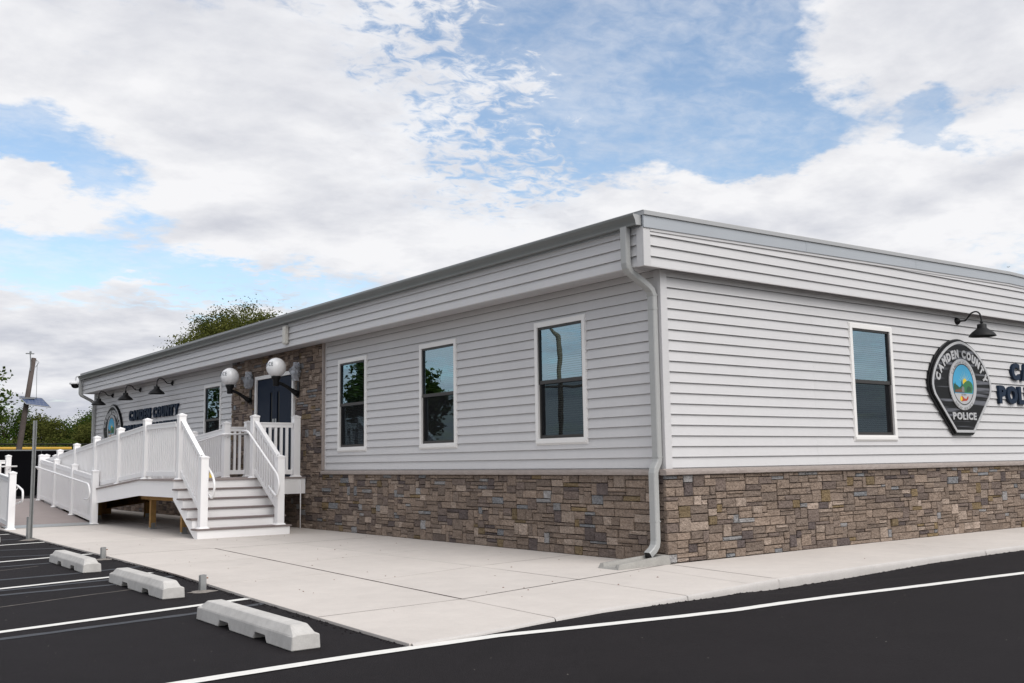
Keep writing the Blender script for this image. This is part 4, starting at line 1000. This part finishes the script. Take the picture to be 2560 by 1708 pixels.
for x, s_ in ((RXL+.11, 1), (RXR-.11, -1)):
    pipe(stairs, [(x, 9.80, 1.84), (x, 9.57, 1.84), (x, 8.22, 1.03), (x, 8.13, .86), (x, 8.24, .64), (x, 8.60, .83)])
    for y, z in ((8.5, 1.19), (9.4, 1.73)): bracket(stairs, (x-s_*.11, y, z), (x, y, z))

rp = thing('access_ramp', 'white switchback wheelchair ramp with vinyl railings and grey deck', 'ramp')
SY = 11.40; UY = 19.2; ZL = .405; XI = -.74; XO = -2.575; XLo = -4.34; LY = 21.15; YE = 14.22
su = (ZL-DZ)/(UY-SY)
def zu(y): return DZ if y < SY else DZ+su*(y-SY)
def zl(y): return ZL if y > UY else max(.0, ZL+(y-UY)*ZL/(UY-YE))
def slopebox(name, x0, x1, y0, y1, t0, t1, zf, m, bv=0):
    b = MB(); b.add([(x, y, zf(y)+t) for y in (y0, y1) for x, t in ((x0, t0), (x1, t0), (x1, t1), (x0, t1))], [(0, 1, 2, 3), (7, 6, 5, 4), (0, 4, 5, 1), (1, 5, 6, 2), (2, 6, 7, 3), (3, 7, 4, 0)])
    return obj(name, b.mesh(name, M[m]), rp)
# deck boards run along x
def boards(x0, x1, y0, y1, zf):
    y = y0
    while y < y1-.02:
        ye = min(y+.14, y1); slopebox('deck_board', x0, x1, y+.002, ye-.002, -.027, 0, zf, 'deck'); y += .14
boards(XO-.03, -.062, YD-.022, 11.82, lambda y: zu(min(y, SY)) if y < SY else zu(y))
boards(XO-.03, XI+.06, 11.82, UY, zu); boards(XLo-.02, XI+.06, UY, LY, lambda y: ZL); 
slopebox('ramp_surface', XLo, XO-.032, YE+.35, UY, -.02, 0, zl, 'deck'); slopebox('toe_plate', XLo, XO-.0, YE-.10, YE+.35, .002, .012, lambda y: zl(y), 'galv')
# white skirts
slopebox('skirt', XO-.002, XO+.018, YD, SY, -.315, -.028, lambda y: DZ, 'white'); slopebox('skirt', XO-.002, XO+.018, SY+.0005, UY, -.315, -.028, zu, 'white')
b = MB(); b.box(SX1+.002, -.062, YD, YD+.02, DZ-.315, DZ-.028); obj('skirt', b.mesh('skirt', M['white']), rp)
slopebox('skirt', XLo-.002, XLo+.018, YE+.5, UY, -.35, -.021, zl, 'white'); b = MB(); b.box(XLo-.002, XLo+.018, UY, LY, 0, ZL-.028); b.box(XLo+.018, XI+.06, LY-.02, LY, 0, ZL-.028); obj('skirt', b.mesh('skirt', M['white']), rp)
b = MB(); b.box(XO+.1, XI-.1, 19.3, 19.34, .0, ZL-.05); obj('cross_beam', b.mesh('cross_beam', M['timber']), rp)
# posts and railings, outer side of the upper run
PX = XO+.085
py = [11.26, 12.98, 14.70, 16.36, 17.9, 19.25]
prev = (RXL, YN1)
for y in py:
    vinyl_post(rp, PX, y, zu(y), zu(y)+1.15); railing(rp, (PX if prev[0] != RXL else PX, prev[1]), (PX, y), zu(prev[1]), zu(y)); prev = (PX, y)
# deck rail to the wall, right of the stairs
vinyl_post(rp, -.235, YN1, DZ, 2.135); railing(rp, (RXR, YN1), (-.235, YN1), DZ, DZ)
# inner side
YI = 11.72
vinyl_post(rp, XI, YI, zu(YI), zu(YI)+1.15); vinyl_post(rp, -.27, YI, DZ, DZ+1.15); railing(rp, (XI, YI), (-.27, YI), DZ, DZ)
prev = YI
for y in (13.6, 15.5, 17.4, 19.25, 21.0):
    vinyl_post(rp, XI, y, zu(min(y, UY)), zu(min(y, UY))+1.15); railing(rp, (XI, prev), (XI, y), zu(prev), zu(min(y, UY))); prev = y
hx = XI-.12
pipe(rp, [(-.30, YI-.12, DZ+.87), (hx, YI-.12, DZ+.87), (hx, 13.5, zu(13.5)+.86), (hx, UY, zu(UY)+.86)])
bracket(rp, (XI, YI-.064, DZ+.86), (XI, YI-.12, DZ+.87))
# lower run
LX = XO-.035
prevy = None
for y in (14.30, 16.03, 17.66, 19.22):
    vinyl_post(rp, LX, y, zl(y), zl(y)+1.145)
    if prevy: railing(rp, (LX, prevy), (LX, y), zl(prevy), zl(y))
    prevy = y
pipe(rp, [(LX-.12, 19.42, zl(19.22)+.84), (LX-.12, 19.05, zl(19.05)+.84), (LX-.12, 14.35, zl(14.35)+.85), (LX-.12, 14.18, .68), (LX-.12, 14.30, .535), (LX-.12, 14.66, .54)])
for y in (14.45, 16.03, 17.66, 19.22): bracket(rp, (LX-.064, y, zl(y)+.82), (LX-.12, y, zl(y)+.84))
prevy = None
for y in (13.92, 15.65, 17.4, 19.1, 21.0):
    vinyl_post(rp, XLo+.04, y, zl(y), zl(y)+1.145)
    if prevy: railing(rp, (XLo+.04, prevy), (XLo+.04, y), zl(prevy), zl(y))
    prevy = y
hx = XLo+.16
pipe(rp, [(hx, 21.0, ZL+.85), (hx, 19.1, ZL+.85), (hx, 14.0, zl(14.0)+.86), (hx, 13.50, .77), (hx, 13.50, .56), (hx, 14.05, .50)])
for y in (13.92, 15.65, 17.4): bracket(rp, (XLo+.10, y, zl(y)+.82), (hx, y, zl(y)+.85))
# far side of the landing, with an opening
for x in (-3.04, -2.20, -1.87, -1.55): vinyl_post(rp, x, 21.0, ZL, ZL+1.16)
railing(rp, (XLo+.04, 21.0), (-3.04, 21.0), ZL, ZL); railing(rp, (-2.20, 21.0), (-1.55, 21.0), ZL, ZL); railing(rp, (-1.55, 21.0), (XI, 21.0), ZL, ZL)
pipe(rp, [(XLo+.2, 20.85, ZL+.86), (-2.85, 20.85, ZL+.86)]); bracket(rp, (-3.04, 20.93, ZL+.84), (-3.0, 20.85, ZL+.86))
# substructure
for x, y in ((-2.20, 11.71), (-2.26, 9.78), (-2.06, 15.95), (-1.0, 11.7), (-1.0, 15.9)):
    b = MB(); zt = zu(y)-.20; b.box(x-.05, x+.05, y-.05, y+.05, .03, zt); pp = obj('timber_post', b.mesh('timber_post', M['timber']), rp)
    b = MB(); b.box(x-.06, x+.06, y-.06, y+.06, .0, .03); b.box(x+.05, x+.053, y-.04, y+.04, .0, .12); b.box(x-.04, x+.04, y-.053, y-.05, .0, .12); obj('post_shoe', b.mesh('post_shoe', M['galv']), pp)
b = MB(); b.box(-2.34, -2.24, 9.6, 12.0, DZ-.40, DZ-.10); b.box(-1.06, -.98, 9.6, 12.0, DZ-.30, DZ-.04); obj('beam', b.mesh('beam', M['timber']), rp)
slopebox('beam', -2.36, -2.32, 12.05, UY, -.27, -.03, zu, 'timber'); slopebox('beam', -1.0, -.96, 12.05, UY, -.27, -.03, zu, 'timber')
for y in [9.6+.41*i for i in range(6)]:
    b = MB(); b.box(-2.5, -.1, y, y+.038, DZ-.22, DZ-.029); obj('joist', b.mesh('joist', M['timber']), rp)
b = MB(); b.tube([(-.172, YD-.02, DZ-.05), (-.17, YD-.025, .5), (-.168, YD-.02, .01)], .011, 8); obj('white_conduit', b.mesh('white_conduit', M['white'], True), rp)
t = thing('yellow_tag', 'small yellow plastic tag on the porch deck behind the stair newel', 'tag', (-1.413, 10.75, DZ+.002))
b = MB(); b.add([(-.03, 0, 0), (.03, 0, 0), (.012, .02, .1), (-.022, .02, .1), (-.03, .012, 0), (.03, .012, 0), (.012, .03, .1), (-.022, .03, .1)], [(0, 1, 2, 3), (7, 6, 5, 4), (0, 4, 5, 1), (1, 5, 6, 2), (2, 6, 7, 3), (3, 7, 4, 0)]); obj('tag_body', b.mesh('tag_body', M['yellow']), t)

# ================================================================== PARKING THINGS
def wheel_stop(loc, rz, label):
    b = MB(); n = 20; Lh = .92; vs_ = []
    # section across (x) swept along y, chamfered ends, two drain slots on the under side
    secs = [-Lh, -Lh+.12, -.50, -.47, -.29, -.26, .20, .23, .41, .44, Lh-.12, Lh]
    def sec(y, inset, zb):
        h = .155-(.05 if inset else 0); w0 = .105; w1 = .060
        return [(-w0, zb), (-w0+.006, .095), (-w1, h), (w1, h), (w0-.006, .095), (w0, zb)]
    for y in secs:
        inset = abs(y) > Lh-.01; zb = .048 if (-.48 < y < -.28 or .22 < y < .42) else .0
        for x, z in sec(y, inset, zb): vs_.append((x, y, z))
    m_ = 6; k = len(secs)
    b.add(vs_, [(i*m_+j, i*m_+(j+1) % m_, (i+1)*m_+(j+1) % m_, (i+1)*m_+j) for i in range(k-1) for j in range(m_)]+[tuple(range(m_)), tuple((k-1)*m_+j for j in range(m_))[::-1]])
    me = b.mesh('wheel_stop', M['stop']); bevel(me, .006)
    o = obj('wheel_stop', me, None, loc, (0, 0, rz)); return tag(o, label, 'wheel stop', 'concrete wheel stops')
zz = -.021
wheel_stop((-5.575, -1.165, zz), R(-1), 'concrete wheel stop nearest the camera, at the corner of the walkway')
wheel_stop((-5.355, 2.07, zz), R(-1), 'concrete wheel stop second from the camera, beside the nearer cut-off post')
wheel_stop((-5.275, 5.10, zz), R(-1.5), 'concrete wheel stop third from the camera, beside the farther cut-off post')
wheel_stop((-5.20, 11.35, zz), R(-1.5), 'concrete wheel stop at the left edge, only its end showing')
def stub(x, y, label):
    t = thing('cut_post', label, 'post', (x, y, -.022), (0, 0, R(12)), 'short galvanised post stubs')
    b = MB(); b.prism([(-.032, -.02), (-.02, -.02), (-.014, .014), (.014, .014), (.02, -.02), (.032, -.02), (.032, -.014), (.024, -.014), (.018, .02), (-.018, .02), (-.024, -.014), (-.032, -.014)], 0, .165, lambda p, q, s_: (p, q, s_)); obj('channel', b.mesh('channel', M['galv']), t)
    b = MB(); b.box(-.03, .03, -.0199, .019, .0, .16); obj('sleeve', b.mesh('sleeve', M['galv']), t)
    b = MB(); b.tube([(.036, 0, .02), (.04, 0, .06), (.037, 0, .12)], .006, 6); b.tube([(.03, 0, .13), (.062, 0, .13)], .006, 6); obj('bolt', b.mesh('bolt', M['rust']), t)
    b = MB(); rs = random.Random(int(y*10)); P_ = [(math.cos(a)*rs.uniform(.08, .17), math.sin(a)*rs.uniform(.08, .15), .003) for a in [i*math.pi/8 for i in range(16)]]; b.add(P_+[(0, 0, .022)], [(i, (i+1) % 16, 16) for i in range(16)]); obj('concrete_footing', b.mesh('concrete_footing', M['dirt']), t)
stub(-4.985, 1.463, 'short cut-off steel post by the walkway edge, the nearer one'); stub(-4.73, 5.82, 'short cut-off steel post by the walkway edge, the farther one')
t = thing('sign_post', 'tall bare galvanised sign post at the edge of the walkway', 'post', (-4.63, 10.6, -.022), (0, 0, R(20)))
b = MB(); b.prism([(-.034, -.018), (-.02, -.018), (-.014, .014), (.014, .014), (.02, -.018), (.034, -.018), (.034, -.012), (.025, -.012), (.018, .02), (-.018, .02), (-.025, -.012), (-.034, -.012)], 0, 2.05, lambda p, q, s_: (p, q, s_)); obj('channel', b.mesh('channel', M['galv']), t)
b = MB(); b.box(-.06, -.028, -.03, .025, 0, .40); obj('stub_sleeve', b.mesh('stub_sleeve', M['galv']), t)
b = MB(); P_ = [(math.cos(i*math.pi/8)*(.12+.05*(i % 3)), math.sin(i*math.pi/8)*(.12+.03*(i % 2)), .003) for i in range(16)]; b.add(P_+[(0, 0, .03)], [(i, (i+1) % 16, 16) for i in range(16)]); obj('concrete_footing', b.mesh('concrete_footing', M['dirt']), t)
# splash block
b = MB(); sx0, sx1, sy0, sy1 = -.93, -.075, -.10, .17
b.add([(sx0, sy0-.03, 0), (sx1, sy0, 0), (sx1, sy1, 0), (sx0, sy1+.03, 0), (sx0+.03, sy0-.02, .055), (sx1-.02, sy0+.01, .105), (sx1-.02, sy1-.01, .105), (sx0+.03, sy1+.02, .055),
       (sx0+.03, sy0+.03, .054), (sx1-.07, sy0+.05, .103), (sx1-.07, sy1-.05, .103), (sx0+.03, sy1-.03, .054), (sx0+.02, sy0+.045, .02), (sx1-.09, sy0+.065, .05), (sx1-.09, sy1-.065, .05), (sx0+.02, sy1-.045, .02)],
      [(3, 2, 1, 0), (0, 1, 5, 4), (1, 2, 6, 5), (2, 3, 7, 6), (4, 5, 9, 8), (5, 6, 10, 9), (6, 7, 11, 10), (8, 9, 13, 12), (9, 10, 14, 13), (10, 11, 15, 14), (12, 13, 14, 15), (0, 4, 8, 12), (0, 12, 15, 3), (3, 15, 11, 7)])
me = b.mesh('splash_block', M['splash']); tag(obj('splash_block', me, None, (0, 0, .001)), 'concrete splash block under the corner downspout', 'splash block')

# small litter on the walk and lot
def pebbles(name, n, region, z, m, s0, s1, label, seed):
    rs = random.Random(seed); b = MB()
    for _ in range(n):
        x, y = region(rs); s_ = rs.uniform(s0, s1); zq = z(x, y)
        v = [(x+math.cos(a)*s_*rs.uniform(.6, 1.2), y+math.sin(a)*s_*rs.uniform(.6, 1.2), zq+.0005) for a in (0, 1.26, 2.5, 3.8, 5.0)]
        b.add(v+[(x, y, zq+s_*.6)], [(i, (i+1) % 5, 5) for i in range(5)])
    return tag(obj(name, b.mesh(name, m)), label, 'litter', kind='stuff')
def reg_walk(rs):
    y = rs.uniform(-2.2, 9); return (rs.uniform(left_edge(y)+.1, -.15), y) if y > -1.0 else (rs.uniform(-4.6, 4), rs.uniform(-1.4, -.4))
pebbles('walk_litter', 90, reg_walk, lambda x, y: .001, M['seal_brown'], .004, .013, 'scattered dark specks on the pale walkway', 4)
pebbles('lot_grit', 150, lambda rs: ((rs.uniform(-8, -5.0), rs.uniform(-2.3, 9)) if rs.random() < .7 else (rs.uniform(-6, 4), rs.uniform(-6, -2.9))), lambda x, y: za(x, y), M['dirt'], .002, .006, 'pale grit scattered on the asphalt', 9)
# crumbled asphalt lip against the walk edge
rs = random.Random(3); b = MB()
for i in range(900):
    if i < 600: y = rs.uniform(-2.4, 14); x = left_edge(y)-abs(rs.gauss(0, .035)); 
    else: x = rs.uniform(-2.6, 8); y = kerb_y(x)-.045-abs(rs.gauss(0, .012))
    s_ = rs.uniform(.006, .016); zq = za(x, y)
    v = [(x+math.cos(a)*s_*rs.uniform(.6, 1.3), y+math.sin(a)*s_*rs.uniform(.6, 1.3), zq) for a in (0, 1.26, 2.5, 3.8, 5.0)]
    b.add(v+[(x, y, zq+s_*.8)], [(k, (k+1) % 5, 5) for k in range(5)])
tag(obj('asphalt_crumbs', b.mesh('asphalt_crumbs', M['asphalt'])), 'crumbled asphalt along the walkway edge', 'rubble', kind='stuff')

# ================================================================== BACKGROUND
GZ = -.12
def fence(name, label, Y, x0, x1, ztop, kind):
    t = thing(name, label, 'fence', (0, Y, GZ))
    if kind == 'screen':
        n = int((x1-x0)/3)
        for i in range(n):
            b = MB(); b.box(x0+3*i+.01, x0+3*i+2.99, -.01, .01, .02, ztop-.05-GZ); obj('windscreen_panel', b.mesh('windscreen_panel', M['screen_black']), t)
        for i in range(n+1):
            b = MB(); b.tube([(x0+3*i, .05, 0), (x0+3*i, .05, ztop-GZ)], .03, 8); obj('post', b.mesh('post', M['rail_grey'], True), t)
        b = MB(); b.tube([(x0, .05, ztop-.02-GZ), (x1, .05, ztop-.02-GZ)], .032, 8); obj('top_rail', b.mesh('top_rail', M['rail_grey'], True), t)
    else:
        m = M['yellowcap'] if kind == 'cap' else M['black']; r_ = .085 if kind == 'cap' else .035
        n = int((x1-x0)/3)
        for i in range(n+1):
            b = MB(); b.tube([(x0+3*i, 0, 0), (x0+3*i, 0, ztop-GZ)], .03, 8); obj('post', b.mesh('post', M['black'], True), t)
        b = MB(); b.tube([(x0, 0, ztop-r_-GZ), (x1, 0, ztop-r_-GZ)], r_, 10); obj('top_rail', b.mesh('top_rail', m, True), t)
        if kind == 'cap':
            for i in range(n):
                b = MB(); b.box(x0+3*i+.02, x0+3*i+2.98, -.01, .01, .02, ztop-.2-GZ); obj('mesh_panel', b.mesh('mesh_panel', M['screen_black']), t)
    return t
fence('windscreen_fence', 'black windscreen fence with grey top rail behind the ramp', 45, -24, 9, 2.10, 'screen')
fence('outfield_fence', 'dark fence with yellow tube along its top, behind the black fence', 50, -24, 5.6, 2.345, 'cap')
fence('rail_fence', 'thin black rail fence in front of the trees', 56, -26, 28, 2.66, 'thin')
# leaning pole with equipment
t = thing('utility_pole', 'leaning weathered wooden utility pole behind the black fence', 'pole', (1.93, 46, GZ))
dx = (2.70-2.193)/(6.70-2.145); b = MB(); b.tube([(0, 0, 0), (dx*2.2, 0, 2.2), (dx*4.5, 0, 4.5), (dx*6.82, 0, 6.82)], [.155, .142, .128, .112], 14); obj('pole', b.mesh('pole', M['pole'], True), t)
b = MB(); b.tube([(dx*6.1-.08, -.1, 6.15), (dx*6.5-.13, -.13, 6.55), (dx*6.8-.19, -.13, 6.9), (dx*6.8-.2, -.13, 7.0)], .026, 8); b.box(dx*6.8-.40, dx*6.8-.02, -.19, -.07, 7.0, 7.04); b.lathe([(.05, 7.04), (.055, 7.09), (.04, 7.14), (.0, 7.155)], (dx*6.8-.19, -.13, 0), 12); obj('luminaire', b.mesh('luminaire', M['rail_grey'], False), t)
b = MB(); b.tube([(dx*6.7+.12, -.05, 6.7), (dx*6.5+.19, -.1, 6.5), (dx*6.3+.2, -.1, 6.1), (dx*6+.25, -.12, 5.2), (dx*6+.26, -.12, 4.4)], .012, 6); b.tube([(dx*6.6+.1, -.08, 6.75), (dx*6.5+.26, -.1, 6.6), (dx*6.4+.12, -.1, 6.35)], .014, 6); obj('cable', b.mesh('cable', M['rail_grey'], True), t)
t = thing('solar_panel', 'tilted blue solar panel mounted on the leaning pole', 'solar panel', (2.48, 45.78, 4.42))
o1, o2, o3, o4 = [Vector(p) for p in ((2.053, 46, 4.782), (3.146, 46, 4.697), (3.45, 46, 4.224), (2.314, 46, 4.353))]
bx = Vector((0, -.62, 0)); base = Vector((2.48, 45.78, 4.42)); q = [o1-base, o2-base, o3+bx*.9-base, o4+bx*.9-base]
q = [Vector(v) for v in q]; nn = (q[1]-q[0]).cross(q[3]-q[0]).normalized()
if nn.z < 0: nn = -nn
b = MB(); b.add([v for v in q]+[v-nn*.03 for v in q], [(0, 1, 2, 3), (7, 6, 5, 4), (0, 4, 5, 1), (1, 5, 6, 2), (2, 6, 7, 3), (3, 7, 4, 0)]); obj('cell_sheet', b.mesh('cell_sheet', M['solar']), t)
for i in range(4):
    b = MB(); b.tube([q[i]+nn*.004, q[(i+1) % 4]+nn*.004], .016, 6); obj('frame_bar', b.mesh('frame_bar', M['edge']), t)
b = MB(); b.tube([(q[0]+q[3])/2*.4-nn*.05+(q[1]+q[2])/2*.0, Vector((-.1, .2, .12))], .03, 6); b.box(-.4, .3, .02, .12, .22, .28); obj('mount', b.mesh('mount', M['rail_grey']), t)

# ------------------------------------------------------------------ trees
def tree_meshes(seed, H, rx, rz, zc_, leafmat, nclump=90, per=70, leaf=.16, trunk=.16, droop=0.0, crad=(.14, .27)):
    rs = random.Random(seed); tb = MB(); lb = MB()
    top = Vector((rs.uniform(-.3, .3), rs.uniform(-.3, .3), zc_+rz*.5))
    tb.tube([(0, 0, -.1), (rs.uniform(-.1, .1), rs.uniform(-.1, .1), zc_*.35), top*.65, top], [trunk, trunk*.8, trunk*.5, trunk*.12], 9)
    cl = []
    for i in range(nclump):
        while True:
            v = Vector((rs.uniform(-1, 1), rs.uniform(-1, 1), rs.uniform(-1, 1)))
            if .12 < v.length < 1: break
        v = v.normalized()*(v.length**.45)
        c = Vector((v.x*rx*rs.uniform(.75, 1.1), v.y*rx*rs.uniform(.75, 1.1), zc_+v.z*rz*rs.uniform(.8, 1.12))); cl.append(c)
        if i % 3 == 0:
            s = Vector((0, 0, rs.uniform(zc_*.35, zc_))); m_ = (s+c)/2+Vector((0, 0, rs.uniform(-.1, .35)))
            tb.tube([s, m_, c], [trunk*.32, trunk*.18, trunk*.04], 5, False)
    sc = (rx+rz)/2
    for c in cl:
        r_ = sc*rs.uniform(*crad)
        for _ in range(int(per*rs.uniform(.5, 1.3))):
            d = Vector((rs.gauss(0, 1), rs.gauss(0, 1), rs.gauss(0, .75)))*.55*r_; p = c+d
            p.z -= droop*rs.random()*r_
            u_ = Vector((rs.uniform(-1, 1), rs.uniform(-1, 1), rs.uniform(-.7, .5))).normalized(); w_ = u_.orthogonal().normalized()
            w_ = (Matrix.Rotation(rs.uniform(0, 6.28), 3, u_) @ w_); l = leaf*rs.uniform(.6, 1.35)
            lb.add([p-u_*l*.5, p+w_*l*.27, p+u_*l*.5, p-w_*l*.27], [(0, 1, 2, 3)])
    me = bpy.data.meshes.new('crown'); me.from_pydata([tuple(v) for v in lb.v], [], lb.f); me.materials.append(leafmat)
    return tb.mesh('trunk', M['bark'], True), me
def tree(name, label, loc, meshes, group=None, rz=0, s=1.0):
    t = thing(name, label, 'tree', loc, (0, 0, rz), group); t.scale = (s, s, s)
    obj('trunk', meshes[0], t); obj('crown', meshes[1], t); return t
V1 = tree_meshes(1, 7, 2.6, 3.1, 3.6, M['leaf_dark'], 150, 110, .19)
V2 = tree_meshes(2, 6, 2.3, 2.5, 3.1, M['leaf_mid'], 130, 110, .19)
V3 = tree_meshes(3, 6, 2.4, 2.8, 3.4, M['leaf_olive'], 130, 110, .19)
row = [(3.6, 70, V1, .70, 'dark leafy tree at the left edge of the view, beyond the fences'), (6.9, 74, V1, .93, 'tallest dark tree, right behind the leaning pole'), (8.7, 72, V3, .88, 'olive-toned tree right of the leaning pole'), (10.6, 76, V2, .92, 'open mid-green tree halfway between pole and building'),
       (12.6, 73, V1, .84, 'dark tree rising next to the far building corner'), (11.6, 68, V3, .80, 'yellow-green tree in front of the dark tree by the building corner'), (5.2, 67, V2, .62, 'low mid-green tree left of the leaning pole'), (9.4, 66, V2, .60, 'low bright green bush-like tree behind the sign post'), (7.4, 66, V3, .55, 'low olive shrub tree at the foot of the leaning pole'), (14.3, 76, V1, .95, 'dark tree mostly hidden behind the building')]
for i, (x, y, mv, s_, lab) in enumerate(row): tree('background_tree', lab, (x, y, GZ-.3), mv, 'trees beyond the ball field fence', i*1.3, s_)
VH = tree_meshes(12, 4, 2.2, 1.5, 1.5, M['leaf_dark'], 80, 70, .24, .1)
for i in range(9): tree('hedge_tree', ['dense low hedge tree along the back fence, at the left edge', 'dense low hedge tree along the back fence, left of the pole', 'dense low hedge tree along the back fence, under the solar panel', 'dense low hedge tree along the back fence, behind the sign post', 'dense low hedge tree along the back fence, left of the building corner', 'dense low hedge tree along the back fence, next to the building corner', 'dense low hedge tree seen low beside the far downspout', 'dense low hedge tree behind the far wall end', 'dense low hedge tree hidden behind the building'][i], (1.6+1.75*i, 63+(i % 3)*.8, GZ-.3), VH, 'low trees along the back fence', i*2.1, .98)
VR = tree_meshes(5, 13, 5.3, 4.6, 7.7, M['leaf_olive'], 420, 300, .165, .3, 0, (.12, .22))
tree('roof_tree', 'large olive-green tree showing above the roof edge', (19.3, 60, GZ), VR)
VL = tree_meshes(6, 7, 2.5, 1.9, 4.55, M['leaf_mid'], 34, 60, .19, .14, .9)
tree('near_tree', 'tree whose leafy branches reach in at the left edge', (-2.95, 34, GZ), VL)
tree('lot_tree', 'leafy tree left of the view, mirrored in the small window by the entrance', (-11.2, 42.5, GZ), tree_meshes(15, 8, 2.3, 3.6, 4.4, M['leaf_dark'], 130, 100, .2, .2))
# across the lot, seen only mirrored in the windows
tree('lot_tree', 'tree across the parking lot, mirrored in the entrance-side window', (-16.2, 36.2, GZ), tree_meshes(8, 9, 1.15, 2.7, 4.0, M['leaf_dark'], 120, 80, .22, .2))
tree('lot_tree', 'smaller tree across the parking lot, mirrored in the middle window', (-17.3, 34.0, GZ), tree_meshes(9, 6, 1.3, 1.5, 2.9, M['leaf_mid'], 70, 80, .18, .12), None, .4, 1.38)
t = thing('street_lamp', 'street lamp across the parking lot, mirrored in the corner window', 'lamp', (-18.2, 23.6, GZ))
b = MB(); b.tube([(0, 0, 0), (0, 0, 4), (0, 0, 6.0), (.03, .04, 6.5), (.25, .3, 6.95), (.9, 1.1, 7.3)], [.12, .10, .085, .08, .06, .05], 10); obj('pole', b.mesh('pole', M['lamp_wood'], True), t)
b = MB(); b.tube([(.9, 1.1, 7.3), (1.2, 1.45, 7.36), (1.4, 1.7, 7.34)], [.05, .12, .06], 10); obj('lamp_head', b.mesh('lamp_head', M['rail_grey'], True), t)
b = MB(); b.tube([(-.6, -.7, 4.4), (.6, .7, 4.4)], .05, 8); obj('cross_arm', b.mesh('cross_arm', M['lamp_wood'], True), t)
VT = tree_meshes(10, 6, 3.2, 2.4, 2.4, M['leaf_dark'], 110, 80, .3, .16)
for i in range(11): tree('far_tree', 'tree in the row across the parking lot, seen only in window reflections', (-46+(i % 2)*3, -6+i*5.4, GZ-.4), VT, 'tree row across the lot', i*1.7, .9+.12*(i % 3))
for i in range(7): tree('street_tree', 'tree in the row across the street, seen only in window reflections', (-4+i*6.5, -42-(i % 2)*3, GZ-.4), VT, 'tree row across the street', i*1.1, .9+.12*(i % 3))
# bird
b = MB(); b.add([(-.18, 0, .03), (-.08, .02, .05), (0, .05, .02), (.08, .02, .05), (.18, 0, .03), (0, -.08, .0), (0, .12, .01), (0, .02, -.03)], [(0, 1, 7), (1, 2, 7), (2, 3, 7), (3, 4, 7), (1, 5, 2), (2, 5, 3), (2, 6, 7), (5, 1, 7), (5, 7, 3), (0, 7, 5), (4, 5, 7)])
tag(obj('bird', b.mesh('bird', M['black']), None, (90.45, 40, 19.7), (0, 0, R(-60))), 'small dark bird in flight above the roof ridge', 'bird')
